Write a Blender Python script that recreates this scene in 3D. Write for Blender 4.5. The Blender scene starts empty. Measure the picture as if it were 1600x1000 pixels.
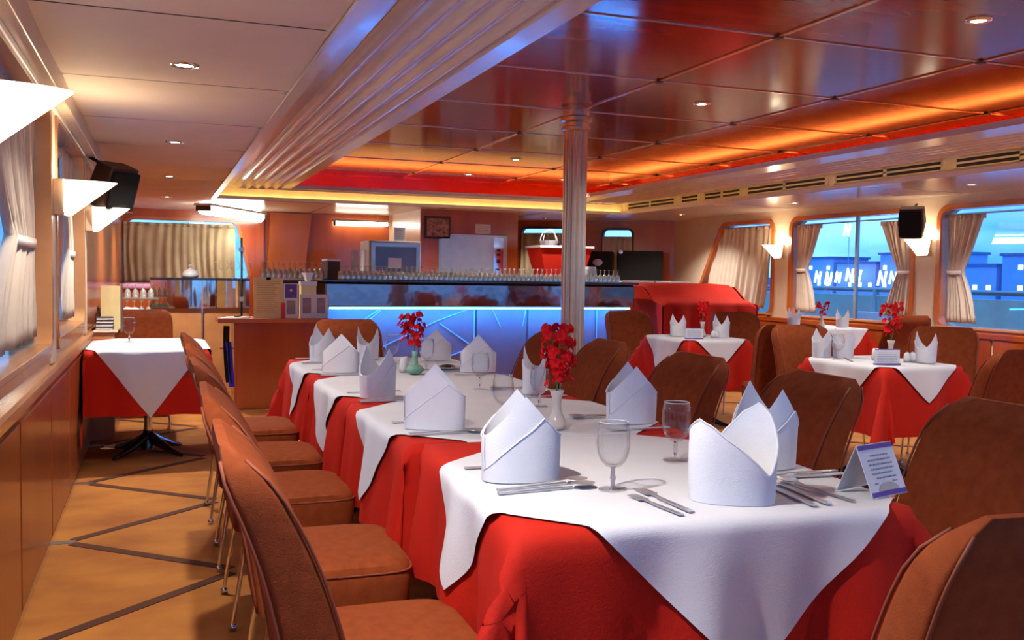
import bpy, bmesh, math, random
from math import pi, sin, cos, radians as R
from mathutils import Vector, Matrix
from mathutils.geometry import tessellate_polygon
random.seed(7)
S = bpy.context.scene
COL = S.collection
# ---------------------------------------------------------------- camera, world, exposure
H = 1.25
cam = bpy.data.cameras.new('camera'); cam.sensor_width = 36; cam.lens = 36 * 1467 / 1600; cam.clip_start = .05
co = bpy.data.objects.new('camera', cam); COL.objects.link(co)
Yc = Vector((-552, 80, -1467)).normalized()
Xc = Vector((3900, 12, -1467)); Xc = (Xc - Xc.dot(Yc) * Yc).normalized()
Zc = Xc.cross(Yc)
Mr = Matrix((Xc, Yc, Zc))
co.matrix_world = Matrix.Translation((0, 0, H)) @ Mr.to_4x4()
S.camera = co
S.view_settings.view_transform = 'Standard'; S.view_settings.look = 'None'
S.view_settings.gamma = 1; S.view_settings.use_curve_mapping = False
S.view_settings.exposure = 0.0
S.cycles.max_bounces = 8; S.cycles.transparent_max_bounces = 16
S.cycles.sample_clamp_indirect = 6; S.cycles.caustics_reflective = False; S.cycles.caustics_refractive = False
S.cycles.blur_glossy = 1.0

def nn(t, typ, **k):
    n = t.nodes.new(typ)
    for a, b in k.items(): setattr(n, a, b)
    return n
W = bpy.data.worlds.new('world'); S.world = W; W.use_nodes = True
t = W.node_tree; t.nodes.clear()
o_ = nn(t, 'ShaderNodeOutputWorld'); b_ = nn(t, 'ShaderNodeBackground'); t.links.new(b_.outputs[0], o_.inputs[0])
tc = nn(t, 'ShaderNodeTexCoord'); mp = nn(t, 'ShaderNodeMapping'); mp.inputs['Scale'].default_value = (2.2, 2.2, 11)
nz = nn(t, 'ShaderNodeTexNoise'); nz.inputs['Scale'].default_value = 1.6; nz.inputs['Detail'].default_value = 3
cr = nn(t, 'ShaderNodeValToRGB')
cr.color_ramp.elements[0].position = .36; cr.color_ramp.elements[0].color = (.03, .20, .80, 1)
cr.color_ramp.elements[1].position = .66; cr.color_ramp.elements[1].color = (.22, .58, 1, 1)
t.links.new(tc.outputs['Generated'], mp.inputs[0]); t.links.new(mp.outputs[0], nz.inputs['Vector'])
t.links.new(nz.outputs[0], cr.inputs[0]); t.links.new(cr.outputs[0], b_.inputs[0]); b_.inputs[1].default_value = 2.6

# ---------------------------------------------------------------- materials
def mat(name, col, col2=None, rough=.5, scale=8, stretch=(1, 1, 1), metal=0, bump=0, bscale=60, coat=0, emit=0, ecol=None, spec=.5, sheen=0, det=4, trans=0, wear=.0):
    m = bpy.data.materials.new(name); m.use_nodes = True; t = m.node_tree
    b = t.nodes['Principled BSDF']
    b.inputs['Roughness'].default_value = rough; b.inputs['Metallic'].default_value = metal
    b.inputs['Specular IOR Level'].default_value = spec
    if coat: b.inputs['Coat Weight'].default_value = coat; b.inputs['Coat Roughness'].default_value = .08
    if sheen: b.inputs['Sheen Weight'].default_value = sheen
    if trans: b.inputs['Transmission Weight'].default_value = trans
    tc = nn(t, 'ShaderNodeTexCoord'); mp = nn(t, 'ShaderNodeMapping'); mp.inputs['Scale'].default_value = stretch
    t.links.new(tc.outputs['Object'], mp.inputs[0])
    c2 = col2 or tuple(min(1, c * .86) for c in col)
    nz = nn(t, 'ShaderNodeTexNoise'); nz.inputs['Scale'].default_value = scale; nz.inputs['Detail'].default_value = det
    t.links.new(mp.outputs[0], nz.inputs['Vector'])
    cr = nn(t, 'ShaderNodeValToRGB'); cr.color_ramp.elements[0].position = .3; cr.color_ramp.elements[1].position = .7
    cr.color_ramp.elements[0].color = (*c2, 1); cr.color_ramp.elements[1].color = (*col, 1)
    t.links.new(nz.outputs[0], cr.inputs[0]); t.links.new(cr.outputs[0], b.inputs['Base Color'])
    if wear:
        mr = nn(t, 'ShaderNodeMapRange'); mr.inputs[3].default_value = rough - wear; mr.inputs[4].default_value = rough + wear
        t.links.new(nz.outputs[0], mr.inputs[0]); t.links.new(mr.outputs[0], b.inputs['Roughness'])
    if bump:
        n2 = nn(t, 'ShaderNodeTexNoise'); n2.inputs['Scale'].default_value = bscale; n2.inputs['Detail'].default_value = 3
        t.links.new(tc.outputs['Object'], n2.inputs['Vector'])
        bp = nn(t, 'ShaderNodeBump'); bp.inputs['Strength'].default_value = bump; bp.inputs['Distance'].default_value = .01
        t.links.new(n2.outputs[0], bp.inputs['Height']); t.links.new(bp.outputs[0], b.inputs['Normal'])
    if emit:
        b.inputs['Emission Color'].default_value = (*(ecol or col), 1); b.inputs['Emission Strength'].default_value = emit
    return m
def glassmat(name, tint=(1, 1, 1), fac=.12, rough=.02, base=.03):
    m = bpy.data.materials.new(name); m.use_nodes = True; t = m.node_tree; t.nodes.clear()
    o = nn(t, 'ShaderNodeOutputMaterial'); mx = nn(t, 'ShaderNodeMixShader'); tr = nn(t, 'ShaderNodeBsdfTransparent'); g = nn(t, 'ShaderNodeBsdfGlossy')
    lw = nn(t, 'ShaderNodeLayerWeight'); lw.inputs[0].default_value = .5
    pw = nn(t, 'ShaderNodeMath', operation='POWER'); pw.inputs[1].default_value = 2.4; ml = nn(t, 'ShaderNodeMath', operation='MULTIPLY_ADD'); ml.inputs[1].default_value = fac; ml.inputs[2].default_value = base
    t.links.new(lw.outputs['Facing'], pw.inputs[0]); t.links.new(pw.outputs[0], ml.inputs[0])
    tr.inputs[0].default_value = (*tint, 1); g.inputs['Roughness'].default_value = rough
    t.links.new(ml.outputs[0], mx.inputs[0]); t.links.new(tr.outputs[0], mx.inputs[1]); t.links.new(g.outputs[0], mx.inputs[2]); t.links.new(mx.outputs[0], o.inputs[0])
    return m
def alphamat(name, col, alpha, rough):
    m = bpy.data.materials.new(name); m.use_nodes = True; b = m.node_tree.nodes['Principled BSDF']
    b.inputs['Base Color'].default_value = (*col, 1); b.inputs['Alpha'].default_value = alpha; b.inputs['Roughness'].default_value = rough; b.inputs['Metallic'].default_value = .5
    return m
MT = dict(
 white=mat('white linen', (.70, .70, .735), (.66, .66, .70), .75, 5, bump=.12, bscale=260, spec=.2),
 napkin=mat('napkin linen', (.86, .86, .88), (.80, .80, .83), .7, 12, bump=.15, bscale=300),
 red=mat('red table linen', (.52, .016, .005), (.45, .012, .004), .8, 4, bump=.15, bscale=260, spec=.2),
 chair=mat('rust upholstery', (.27, .058, .014), (.215, .042, .010), .85, 30, bump=.2, bscale=350, spec=.15),
 pipe=mat('dark rust piping', (.25, .05, .015), None, .7),
 chrome=mat('chrome', (.75, .75, .76), None, .12, metal=1),
 steel=mat('polished cutlery steel', (.84, .82, .79), None, .34, metal=.8),
 wood=mat('red varnished wood panel', (.43, .09, .016), (.30, .052, .010), .22, 3, (1, 1, .12), coat=.5),
 woodc=mat('mahogany ceiling veneer', (.36, .024, .003), (.22, .012, .002), .13, 3, (.25, 2, 1), wear=.03, spec=.35),
 woodw=mat('orange varnished wall wood', (.55, .15, .03), (.42, .10, .02), .25, 3, (1, 1, .15), coat=.4),
 wainwood=mat('dark red wainscot wood', (.34, .075, .013), (.25, .048, .009), .3, 3, (1, 1, .15), coat=.3),
 woodl=mat('honey varnished trim wood', (.62, .30, .12), (.50, .22, .08), .25, 4, (1, .2, 1), coat=.4),
 cream=mat('cream laminate', (.72, .58, .42), (.66, .52, .37), .35, 4, coat=.1),
 pad=mat('padded beige ceiling cloth', (.80, .68, .58), (.75, .63, .53), .7, 3, bump=.05, bscale=200),
 gloss=mat('glossy pale ceiling', (.66, .60, .60), (.60, .54, .55), .22, 3, coat=.2),
 cornice=mat('painted cream moulding', (.84, .79, .74), (.79, .74, .70), .22, 6, coat=.2),
 fascia=mat('pale yellow fascia', (.85, .72, .45), None, .5),
 carpet=mat('orange carpet', (.60, .24, .04), (.38, .12, .02), .95, 3.0, (1, 1.3, 1), bump=.3, bscale=500, det=8),
 stripe=mat('dark brown carpet inlay', (.10, .03, .012), None, .9),
 curtain=mat('beige curtain cloth', (.62, .52, .42), (.55, .45, .35), .85, 6, bump=.1, bscale=200),
 olive=mat('olive beige curtain cloth', (.44, .36, .22), (.38, .30, .17), .85, 6, bump=.1, bscale=200),
 black=mat('black plastic', (.008, .008, .008), None, .5, spec=.15),
 dark=mat('dark brown casing', (.05, .018, .01), None, .5),
 blacktop=mat('black bar top', (.015, .015, .02), None, .12, coat=.4),
 mirror=mat('mirror panel', (.62, .50, .44), None, .05, metal=1, bump=.05, bscale=1.6),
 barfront=mat('smoked mirror bar fascia', (.33, .19, .18), None, .06, metal=.95, bump=.5, bscale=2.0),
 barwood=mat('plum bar cladding', (.34, .22, .26), (.29, .18, .22), .3, 3, coat=.2),
 silver=mat('brushed steel', (.55, .54, .52), None, .3, metal=.9),
 grey=mat('grey appliance plastic', (.50, .48, .46), None, .4),
 column=mat('brushed brass steel column', (.62, .44, .28), None, .32, metal=.85),
 seam=mat('bronze seam strip', (.70, .50, .42), None, .18, metal=.9),
 rubber=mat('pale lamp bracket', (.70, .50, .33), None, .4),
 shade=mat('lit frosted lamp glass', (1, .93, .8), None, .4, emit=3.2, ecol=(1, .88, .66)),
 tube=mat('lit fluorescent tube', (1, 1, .95), None, .4, emit=16, ecol=(1, .98, .86)),
 strip=mat('warm cove light strip', (1, .8, .4), None, .4, emit=9, ecol=(1, .66, .25)),
 rstrip=mat('amber cove light strip', (1, .6, .3), None, .4, emit=20, ecol=(1, .22, .04)),
 blue=mat('blue light strip', (.1, .3, 1), None, .4, emit=120, ecol=(.015, .26, 1)),
 bluet=mat('blue light tube', (.2, .4, 1), None, .4, emit=.7, ecol=(.08, .3, 1)),
 lamp=mat('lit downlight bulb', (1, 1, 1), None, .4, emit=40, ecol=(1, .93, .82)),
 glass=glassmat('clear glass', (.985, .99, .99), .65, .02, .02), solidglass=mat('solid stem glass', (1, 1, 1), (1, 1, 1), .02, trans=1), barglass=alphamat('stacked bar glass', (.86, .9, .84), .55, .08), pane=glassmat('window pane', (.96, .98, 1), .35, .02, .03),
 green=mat('celadon ceramic', (.20, .42, .32), None, .2), ivory=mat('ivory ceramic', (.66, .58, .50), None, .2),
 porcelain=mat('white porcelain', (.80, .80, .82), None, .2),
 petal=mat('red orchid petal', (.80, .004, .006), (.62, .002, .004), .6, spec=.2), stem=mat('green stem', (.06, .16, .03), None, .5),
 paper=mat('white card', (.78, .80, .84), None, .6), yellow=mat('yellow card', (.88, .74, .36), None, .6),
 purple=mat('purple card print', (.12, .05, .35), None, .5), ink=mat('grey print', (.25, .27, .38), None, .6),
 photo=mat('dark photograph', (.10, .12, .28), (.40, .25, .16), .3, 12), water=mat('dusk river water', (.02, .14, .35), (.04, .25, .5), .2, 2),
 hull=mat('pale deck bulwark', (.62, .95, .95), None, .4), rail=mat('deck rail metal', (.30, .36, .42), None, .35, metal=.5),
 bld=mat('haze-tinted far building', (.26, .46, .80), None, .6), litwin=mat('lit far window', (1, 1, 1), None, .5, emit=3, ecol=(.75, .9, 1)),  # blue distance haze is painted into the far building colour
 lilac=mat('lilac cloth', (.48, .25, .42), None, .7), blueb=mat('blue strap cloth', (.02, .02, .6), None, .6),
 pink=mat('white cushion', (.75, .70, .66), None, .7), recess=mat('dark recess', (.02, .012, .01), None, .7),
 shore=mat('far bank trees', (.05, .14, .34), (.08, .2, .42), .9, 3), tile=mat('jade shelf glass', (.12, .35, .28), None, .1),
)

# ---------------------------------------------------------------- helpers
def obj(name, bm, m=None, parent=None, smooth=False, loc=None, rot=None, label=None, cat=None, group=None, kind=None, me=None):
    if me is None:
        me = bpy.data.meshes.new(name); bm.normal_update(); bm.to_mesh(me); bm.free()
        if m is not None: me.materials.append(MT[m] if isinstance(m, str) else m)
        if smooth: me.polygons.foreach_set('use_smooth', [True] * len(me.polygons))
        if smooth == 'auto': me.set_sharp_from_angle(angle=R(40))
    o = bpy.data.objects.new(name, me); COL.objects.link(o)
    if parent: o.parent = parent
    if loc: o.location = loc
    if rot: o.rotation_euler = rot
    return tag(o, label, cat, group, kind)
def tag(o, label=None, cat=None, group=None, kind=None):
    if label: o['label'] = label
    if cat: o['category'] = cat
    if group: o['group'] = group
    if kind: o['kind'] = kind
    return o
def thing(name, label, cat, loc=(0, 0, 0), rz=0, group=None):
    o = bpy.data.objects.new(name, None); o.empty_display_size = .1; COL.objects.link(o)
    o.location = loc; o.rotation_euler = (0, 0, rz)
    return tag(o, label, cat, group)
def copy_tree(o, parent=None):
    c = o.copy(); COL.objects.link(c); c.parent = parent
    for ch in o.children: copy_tree(ch, c)
    return c
def dup(o, label, loc, rz=0, group=None, scale=None):
    c = copy_tree(o); c.location = loc; c.rotation_euler = (0, 0, rz); c['label'] = label
    if group: c['group'] = group
    if scale: c.scale = scale
    return c
def B(): return bmesh.new()
def box(bm, x0, x1, y0, y1, z0, z1, bev=0):
    vs = [bm.verts.new(p) for p in ((x0, y0, z0), (x1, y0, z0), (x1, y1, z0), (x0, y1, z0), (x0, y0, z1), (x1, y0, z1), (x1, y1, z1), (x0, y1, z1))]
    fs = [bm.faces.new([vs[i] for i in f]) for f in ((0, 3, 2, 1), (4, 5, 6, 7), (0, 1, 5, 4), (1, 2, 6, 5), (2, 3, 7, 6), (3, 0, 4, 7))]
    if bev:
        es = set(e for f in fs for e in f.edges)
        bmesh.ops.bevel(bm, geom=list(es), offset=bev, segments=2, affect='EDGES', profile=.5)
    return bm
def bx(*a, **k): return box(B(), *a, **k)
def tube(bm, pts, r, seg=8, cap=True):
    pts = [Vector(p) for p in pts]; rings = []
    for i, p in enumerate(pts):
        d = (pts[min(i + 1, len(pts) - 1)] - pts[max(i - 1, 0)]).normalized()
        u = d.orthogonal().normalized() if i == 0 else (u - u.dot(d) * d).normalized()
        v = d.cross(u); rr = r[i] if isinstance(r, (list, tuple)) else r
        rings.append([bm.verts.new(p + (u * cos(a) + v * sin(a)) * rr) for a in (2 * pi * k / seg for k in range(seg))])
    for a, b in zip(rings, rings[1:]):
        for k in range(seg): bm.faces.new((a[k], a[(k + 1) % seg], b[(k + 1) % seg], b[k]))
    if cap and len(pts) > 1: bm.faces.new(rings[0][::-1]); bm.faces.new(rings[-1])
    return bm
def lathe(bm, prof, seg=16, c=(0, 0, 0), sx=1, sy=1):
    rings = []
    for r, z in prof:
        if r < 1e-5: rings.append([bm.verts.new((c[0], c[1], c[2] + z))])
        else: rings.append([bm.verts.new((c[0] + sx * r * cos(2 * pi * k / seg), c[1] + sy * r * sin(2 * pi * k / seg), c[2] + z)) for k in range(seg)])
    for a, b in zip(rings, rings[1:]):
        for k in range(seg):
            k2 = (k + 1) % seg
            if len(a) == 1 and len(b) == 1: continue
            if len(a) == 1: bm.faces.new((a[0], b[k2], b[k]))
            elif len(b) == 1: bm.faces.new((a[k], a[k2], b[0]))
            else: bm.faces.new((a[k], a[k2], b[k2], b[k]))
    return bm
def grid(bm, f, nu, nv, closed=False):
    g = [[bm.verts.new(f(i / nu, j / nv)) for j in range(nv + 1)] for i in range(nu + (0 if closed else 1))]
    n = len(g)
    for i in range(nu):
        for j in range(nv): bm.faces.new((g[i][j], g[(i + 1) % n][j], g[(i + 1) % n][j + 1], g[i][j + 1]))
    return bm
def solid(bm, th):
    bmesh.ops.recalc_face_normals(bm, faces=bm.faces); bmesh.ops.solidify(bm, geom=list(bm.faces), thickness=th); return bm
def rrect(u0, u1, v0, v1, r, n=6, shear=0):
    pts = []
    for cx, cy, a0 in ((u1 - r, v1 - r, 0), (u0 + r, v1 - r, 90), (u0 + r, v0 + r, 180), (u1 - r, v0 + r, 270)):
        for k in range(n + 1):
            a = R(a0 + 90 * k / n); pts.append([cx + r * cos(a), cy + r * sin(a)])
    if shear:   # slanted edge on the u1 (or u0) side: narrower at the top
        for p in pts:
            w = (p[0] - u0) / (u1 - u0); w = w if shear > 0 else 1 - w
            p[0] -= shear * (p[1] - v0) / (v1 - v0) * (1 if w > .5 else 0)
    return pts
def holed(P, outer, holes, N, th):
    """wall skin: P(u,v)->world, N outward vector of thickness th"""
    bm = B(); polys = [[Vector((a, b, 0)) for a, b in l] for l in [outer] + holes]
    flat = [p for l in polys for p in l]; N = Vector(N) * th
    tris = tessellate_polygon(polys)
    f0 = [bm.verts.new(P(p.x, p.y)) for p in flat]; f1 = [bm.verts.new(Vector(P(p.x, p.y)) + N) for p in flat]
    for t3 in tris:
        try: bm.faces.new([f0[i] for i in t3]); bm.faces.new([f1[i] for i in reversed(t3)])
        except ValueError: pass
    k = 0
    for l in polys:
        n = len(l)
        for i in range(n): bm.faces.new((f0[k + i], f0[k + (i + 1) % n], f1[k + (i + 1) % n], f1[k + i]))
        k += n
    bmesh.ops.recalc_face_normals(bm, faces=bm.faces)
    return bm
def ringtrim(P, loop, N, w, d):
    """frame strip around a hole: width w (outwards), proud d"""
    bm = B(); n = len(loop); cx = sum(p[0] for p in loop) / n; cy = sum(p[1] for p in loop) / n; N = Vector(N)
    rows = []
    for s, e in ((-.004, -.09), (-.004, d), (w, d), (w, -.002)):
        row = []
        for i, p in enumerate(loop):
            a = loop[i - 1]; b = loop[(i + 1) % n]; tx, ty = b[0] - a[0], b[1] - a[1]; L = math.hypot(tx, ty) or 1
            nx, ny = ty / L, -tx / L
            if nx * (p[0] - cx) + ny * (p[1] - cy) < 0: nx, ny = -nx, -ny
            row.append(bm.verts.new(Vector(P(p[0] + nx * s, p[1] + ny * s)) - N * e))
        rows.append(row)
    for a, b in zip(rows, rows[1:]):
        for i in range(n): bm.faces.new((a[i], a[(i + 1) % n], b[(i + 1) % n], b[i]))
    bmesh.ops.recalc_face_normals(bm, faces=bm.faces)
    return bm
def st(name, bm, m, parent=None, smooth=False): return obj(name, bm, m, parent, smooth, kind=None if parent else 'structure')

# ================================================================ THE ROOM
XL, XR, YN, YB = -.47, 7.35, -1.5, 14.0
ZC = 2.1
floor = st('floor', bx(XL - .2, XR + .3, YN - .2, YB + .3, -.08, 0), 'carpet')
def strip(p, q, w):
    p = Vector(p); q = Vector(q); d = (q - p).normalized(); n = Vector((-d.y, d.x)) * w / 2
    bm = B(); pts = [p - n, q - n, q + n, p + n]
    lo = [bm.verts.new((a.x, a.y, -.001)) for a in pts]; hi = [bm.verts.new((a.x, a.y, .003)) for a in pts]
    bm.faces.new(hi); 
    for i in range(4): bm.faces.new((lo[i], lo[(i + 1) % 4], hi[(i + 1) % 4], hi[i]))
    return bm
for k in range(-3, 7):
    yw = 4.65 + 1.26 * k; ya = yw - .64
    st('carpet_inlay', strip((-.37, yw - .03), (.28, ya + .03), .05), 'stripe', floor)
    st('carpet_inlay', strip((-.37, yw + .03), (.28, ya + 1.26 - .03), .05), 'stripe', floor)
    st('inlay_clip', strip((-.455, yw), (-.36, yw), .045), 'silver', floor)
for k in range(-3, 7):
    yw = 4.65 + 1.26 * k
    for x in (2.2, 4.9):
        st('carpet_inlay', strip((x, yw), (x + .64, yw + .6), .05), 'stripe', floor)
        st('carpet_inlay', strip((x, yw + 1.2), (x + .64, yw + .62), .05), 'stripe', floor)
st('baseboard_left', bx(XL + .001, XL + .018, YN, 11, 0, .035, bev=.004), 'chrome')
st('baseboard_right', bx(XR - .018, XR - .001, YN, 12.3, 0, .06, bev=.004), 'wood')

ZW0, ZW1 = .80, 1.96
# left wall: openings in (y,z)
PL = lambda u, v: (XL, u, v)
ZL = .90
lw = [rrect(.15, 2.28, ZL, ZW1, .09), rrect(2.62, 4.72, ZL, ZW1, .09), rrect(5.02, 6.72, ZL, ZW1, .09)]
wl = st('wall_left', holed(PL, [(YN, 0), (YB, 0), (YB, 2.45), (YN, 2.45)], lw, (-1, 0, 0), .16), 'woodw')
for i, (h, c) in enumerate(zip(lw, lw)):
    w = st('window_%d' % (i + 1), ringtrim(PL, h, (-1, 0, 0), .055, .018), 'woodl', smooth='auto')
    u0 = min(p[0] for p in h); u1 = max(p[0] for p in h)
    st('window_pane', bx(XL - .15, XL - .144, u0, u1, ZL, ZW1), 'pane', w)
    st('window_mullion', bx(XL - .16, XL - .13, (u0 + u1) / 2 - .015, (u0 + u1) / 2 + .015, ZL, ZW1), 'rail', w)
    st('window_sill', bx(XL - .15, XL + .02, u0 + .03, u1 - .03, ZL - .02, ZL + .006, bev=.003), 'woodl', w)
# ledge and wainscot
ledge = B(); grid(ledge, lambda a, b: ((XL + [0, .03, .036, .036, .026, .022, .0][round(b * 6)]), YN + a * (8.2 - YN), [.80, .80, .785, .75, .74, .715, .715][round(b * 6)]), 1, 6)
st('trim_1', ledge, 'woodl')
pan = thing('wainscot', 'varnished wood panelling', 'panelling'); pan['kind'] = 'structure'; del pan['category']; del pan['label']
ys = [YN + .02 + 0 * k for k in range(1)]
ys = [-1.48, -.85, -.2, .75, 1.7, 2.65, 3.62, 4.62, 5.55, 6.5, 7.4, 8.2]
pn = obj('wainscot_panel', bx(XL + .002, XL + .02, .012, .90, .04, .71, bev=.006), 'wainwood', pan, kind=None)
for a, b in zip(ys, ys[1:]):
    o = pn if a == ys[0] else obj('wainscot_panel', None, me=pn.data, parent=pan)
    o.location = (0, a, 0); o.scale = (1, (b - a) / .912, 1)
st('trim_2', bx(XL - .02, XL + .075, YN, YB, 2.0, ZC + .02, bev=.004), 'cream')
st('trim_3', bx(XL + .0, XL + .025, YN, 11, 1.975, 2.0, bev=.004), 'cornice')
for i, y in enumerate((2.45, 4.87, 6.93)):
    st('trim_%d' % (4 + i), bx(XL - .005, XL + .012, y - .085, y + .085, .805, 1.975, bev=.004), 'cream')
# right wall
PR = lambda u, v: (XR, u, v)
rw = [rrect(.1, 2.35, ZW0, ZW1, .1), rrect(2.7, 4.95, ZW0, ZW1, .1), rrect(5.3, 7.33, ZW0, ZW1, .1), rrect(7.72, 9.7, ZW0, ZW1, .1), rrect(10.1, 11.95, ZW0, ZW1, .1, shear=.7)]
st('wall_right', holed(PR, [(YN, 0), (12.55, 0), (12.55, 2.45), (YN, 2.45)], rw, (1, 0, 0), .16), 'cream')
for i, h in enumerate(rw):
    w = st('window_%d' % (i + 4), ringtrim(PR, h, (1, 0, 0), .05, .02), 'woodw', smooth='auto')
    u0 = min(p[0] for p in h); u1 = max(p[0] for p in h)
    st('window_pane', bx(XR + .144, XR + .15, u0, u1, ZW0, ZW1), 'pane', w)
    if i < 4: st('window_mullion', bx(XR + .13, XR + .16, (u0 + u1) / 2 - .02, (u0 + u1) / 2 + .02, ZW0, ZW1), 'rail', w)
    st('window_sill', bx(XR - .03, XR + .15, u0 - .02, u1 + .02, ZW0 - .02, ZW0 + .003, bev=.003), 'woodl', w)
st('trim_7', bx(XR - .03, XR, YN, 12.5, .70, .755, bev=.008), 'wood')
pr_ = bpy.data.objects.new('wainscot_right', None); COL.objects.link(pr_); pr_['kind'] = 'structure'
pm = obj('wainscot_panel', bx(XR - .02, XR - .002, .012, 1.0, .05, .70, bev=.006), 'wood', pr_)
for k in range(13):
    o = pm if k == 0 else obj('wainscot_panel', None, me=pm.data, parent=pr_)
    o.location = (0, YN + 1.02 * k, 0)
# back wall (three runs) and near wall
PBK = lambda u, v: (u, YB, v)
bh = [rrect(-.40, 1.22, 1.12, 1.93, .09, shear=.18)]
st('wall_back', holed(PBK, [(XL - .1, 0), (5.3, 0), (5.3, 2.45), (XL - .1, 2.45)], bh, (0, 1, 0), .12), 'wood')
w = st('window_9', ringtrim(PBK, bh[0], (0, 1, 0), .04, .015), 'woodw', smooth='auto')
st('window_pane', bx(-.42, 1.22, YB + .09, YB + .096, 1.1, 1.95), 'pane', w)
A0, A1 = Vector((5.3, 14.0, 0)), Vector((XR, 12.55, 0)); AD = (A1 - A0).normalized(); AL = (A1 - A0).length; AN = Vector((-AD.y, AD.x, 0))
PA = lambda u, v: tuple(A0 + AD * u + Vector((0, 0, v)))
ah = [rrect(.12, 1.05, 1.1, 1.98, .07), rrect(1.42, 1.86, 1.1, 1.96, .07)]
st('wall_bow', holed(PA, [(0, 0), (AL, 0), (AL, 2.45), (0, 2.45)], ah, AN, .12), 'wood')
for i, h in enumerate(ah):
    w = st('window_%d' % (10 + i), ringtrim(PA, h, AN, .03, .015), 'dark', smooth='auto')
    bm = B(); vs = [bm.verts.new(Vector(PA(u, v)) + AN * .1) for u, v in ((h[0][0], 1.1), (min(p[0] for p in h), 1.1), (min(p[0] for p in h), 1.98), (h[0][0], 1.98))]
    bm.faces.new(vs); st('window_pane', solid(bm, .005), 'pane', w)
PN = lambda u, v: (u, YN, v)
nh = [rrect(-.35, 2.15, .06, 2.03, .08), rrect(2.25, 4.65, .06, 2.03, .08), rrect(4.75, 7.2, .06, 2.03, .08)]  # unseen glazing, enlarged and set close to throw blue light on the cloth front
st('wall_near', holed(PN, [(XL - .1, 0), (XR + .2, 0), (XR + .2, 2.45), (XL - .1, 2.45)], nh, (0, -1, 0), .12), 'woodw')
for i, h in enumerate(nh):
    u0 = min(p[0] for p in h); u1 = max(p[0] for p in h)
    w = st('window_%d' % (12 + i), ringtrim(PN, h, (0, -1, 0), .05, .02), 'woodw')
    st('window_pane', bx(u0, u1, YN - .1, YN - .095, .05, 2.0), 'pane', w)

# low ceilings
lowc = bpy.data.objects.new('ceiling_low_left', None); COL.objects.link(lowc); lowc['kind'] = 'structure'
def padpanel(x0, x1, L, sag):
    return grid(B(), lambda a, b: (x0 + (x1 - x0) * b, .006 + (L - .012) * a, ZC - sag * (sin(pi * a) ** .5) * (sin(pi * b) ** .3 if 0 < b < 1 else 0) + .006), 14, 10)
pp = obj('ceiling_panel', padpanel(XL, .60, 1.22, .03), 'pad', lowc, smooth=True)
for k in range(13):
    o = pp if k == 0 else obj('ceiling_panel', None, me=pp.data, parent=lowc)
    o.location = (0, 4.63 - 1.22 * 5 + 1.22 * k, 0)
st('ceiling_backing', bx(XL - .15, .62, YN, YB, ZC + .012, ZC + .03), 'dark', lowc)
rc = st('ceiling_low_right', bx(5.96, XR + .15, YN, YB, ZC, ZC + .03), 'gloss')
fc = st('ceiling_low_back', bx(.60, 5.97, 11.66, YB + .1, ZC, ZC + .03), 'cream')
st('ceiling_low_near', bx(.60, 5.97, YN, -1.0, ZC, ZC + .03), 'cream')
for x in (2.05, 3.5, 4.95): st('ceiling_seam', bx(x, x + .012, 11.67, YB, ZC - .003, ZC + .001), 'dark', fc)
for y in (-.5, 2.0, 4.5, 7.0, 9.5): st('ceiling_seam', bx(5.98, XR, y, y + .012, ZC - .003, ZC + .001), 'pad', rc)

# cornice, swept round the raised wood ceiling: rows (xl, xr, yf, yn, z)
def sweep(name, rows, m, parent=None, smooth=False):
    bm = B(); rings = []
    for xl, xr, yf, yn, z in rows:
        yn += 1.2; rings.append([bm.verts.new(p) for p in ((xl, yn, z), (xl, yf, z), (xr, yf, z), (xr, yn, z))])
    for a, b in zip(rings, rings[1:]):
        for k in range(4): bm.faces.new((a[k], a[(k + 1) % 4], b[(k + 1) % 4], b[k]))
    return st(name, bm, m, parent, smooth)
lip = sweep('cornice', [(.58, 5.99, 11.67, -2.22, 2.10), (.58, 5.99, 11.67, -2.22, 2.085), (.635, 5.925, 11.58, -2.13, 2.085), (.635, 5.925, 11.58, -2.13, 2.125), (.62, 5.94, 11.595, -2.145, 2.125), (.62, 5.94, 11.595, -2.145, 2.105), (.56, 6.0, 11.66, -2.2, 2.105)], 'cornice')
sweep('cove_fascia', [(.56, 6.0, 11.66, -2.2, 2.105), (.56, 6.0, 11.66, -2.2, 2.25)], 'fascia', lip)
rows = [(.56, 6.0, 11.66, -2.2, 2.25), (.74, 5.88, 11.60, -2.0, 2.25), (.83, 5.82, 11.57, -1.9, 2.25)]
for k in range(41):
    a = k / 40; rows.append((.83 + a * .52, 5.82 - a * .55, 11.57 - a * .13, -1.9 + a * .5, 2.245 + .016 * cos(2 * pi * 5 * a) - .016))
rows += [(1.36, 5.26, 11.43, -1.38, 2.222), (1.47, 4.98, 11.36, -1.3, 2.222), (1.47, 4.98, 11.36, -1.3, 2.265), (1.42, 5.03, 11.40, -1.35, 2.265), (1.42, 5.03, 11.40, -1.35, 2.24 + .02)]
sweep('reeded_moulding', rows, 'cornice', lip, smooth='auto')
sweep('cornice_top', [(1.42, 5.03, 11.40, -1.35, 2.262), (.5, 6.06, 11.9, -2.3, 2.262), (.5, 6.06, 11.9, -2.3, 2.46)], 'woodc', lip)
# light strips
def strips(name, xl, xr, yf, yn, z, m, w=.02):
    bm = B(); yn += 1.2
    box(bm, xl - w, xl, yn, yf, z, z + .008); box(bm, xr, xr + w, yn, yf, z, z + .008); box(bm, xl, xr, yf, yf + w, z, z + .008)
    return obj(name, bm, m, lip)
strips('cove_light', .60, 5.955, 11.61, -2.15, 2.108, 'strip', .018)
strips('cove_light_upper', .74, 5.80, 11.72, -2.1, 2.275, 'rstrip', .035)
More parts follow.
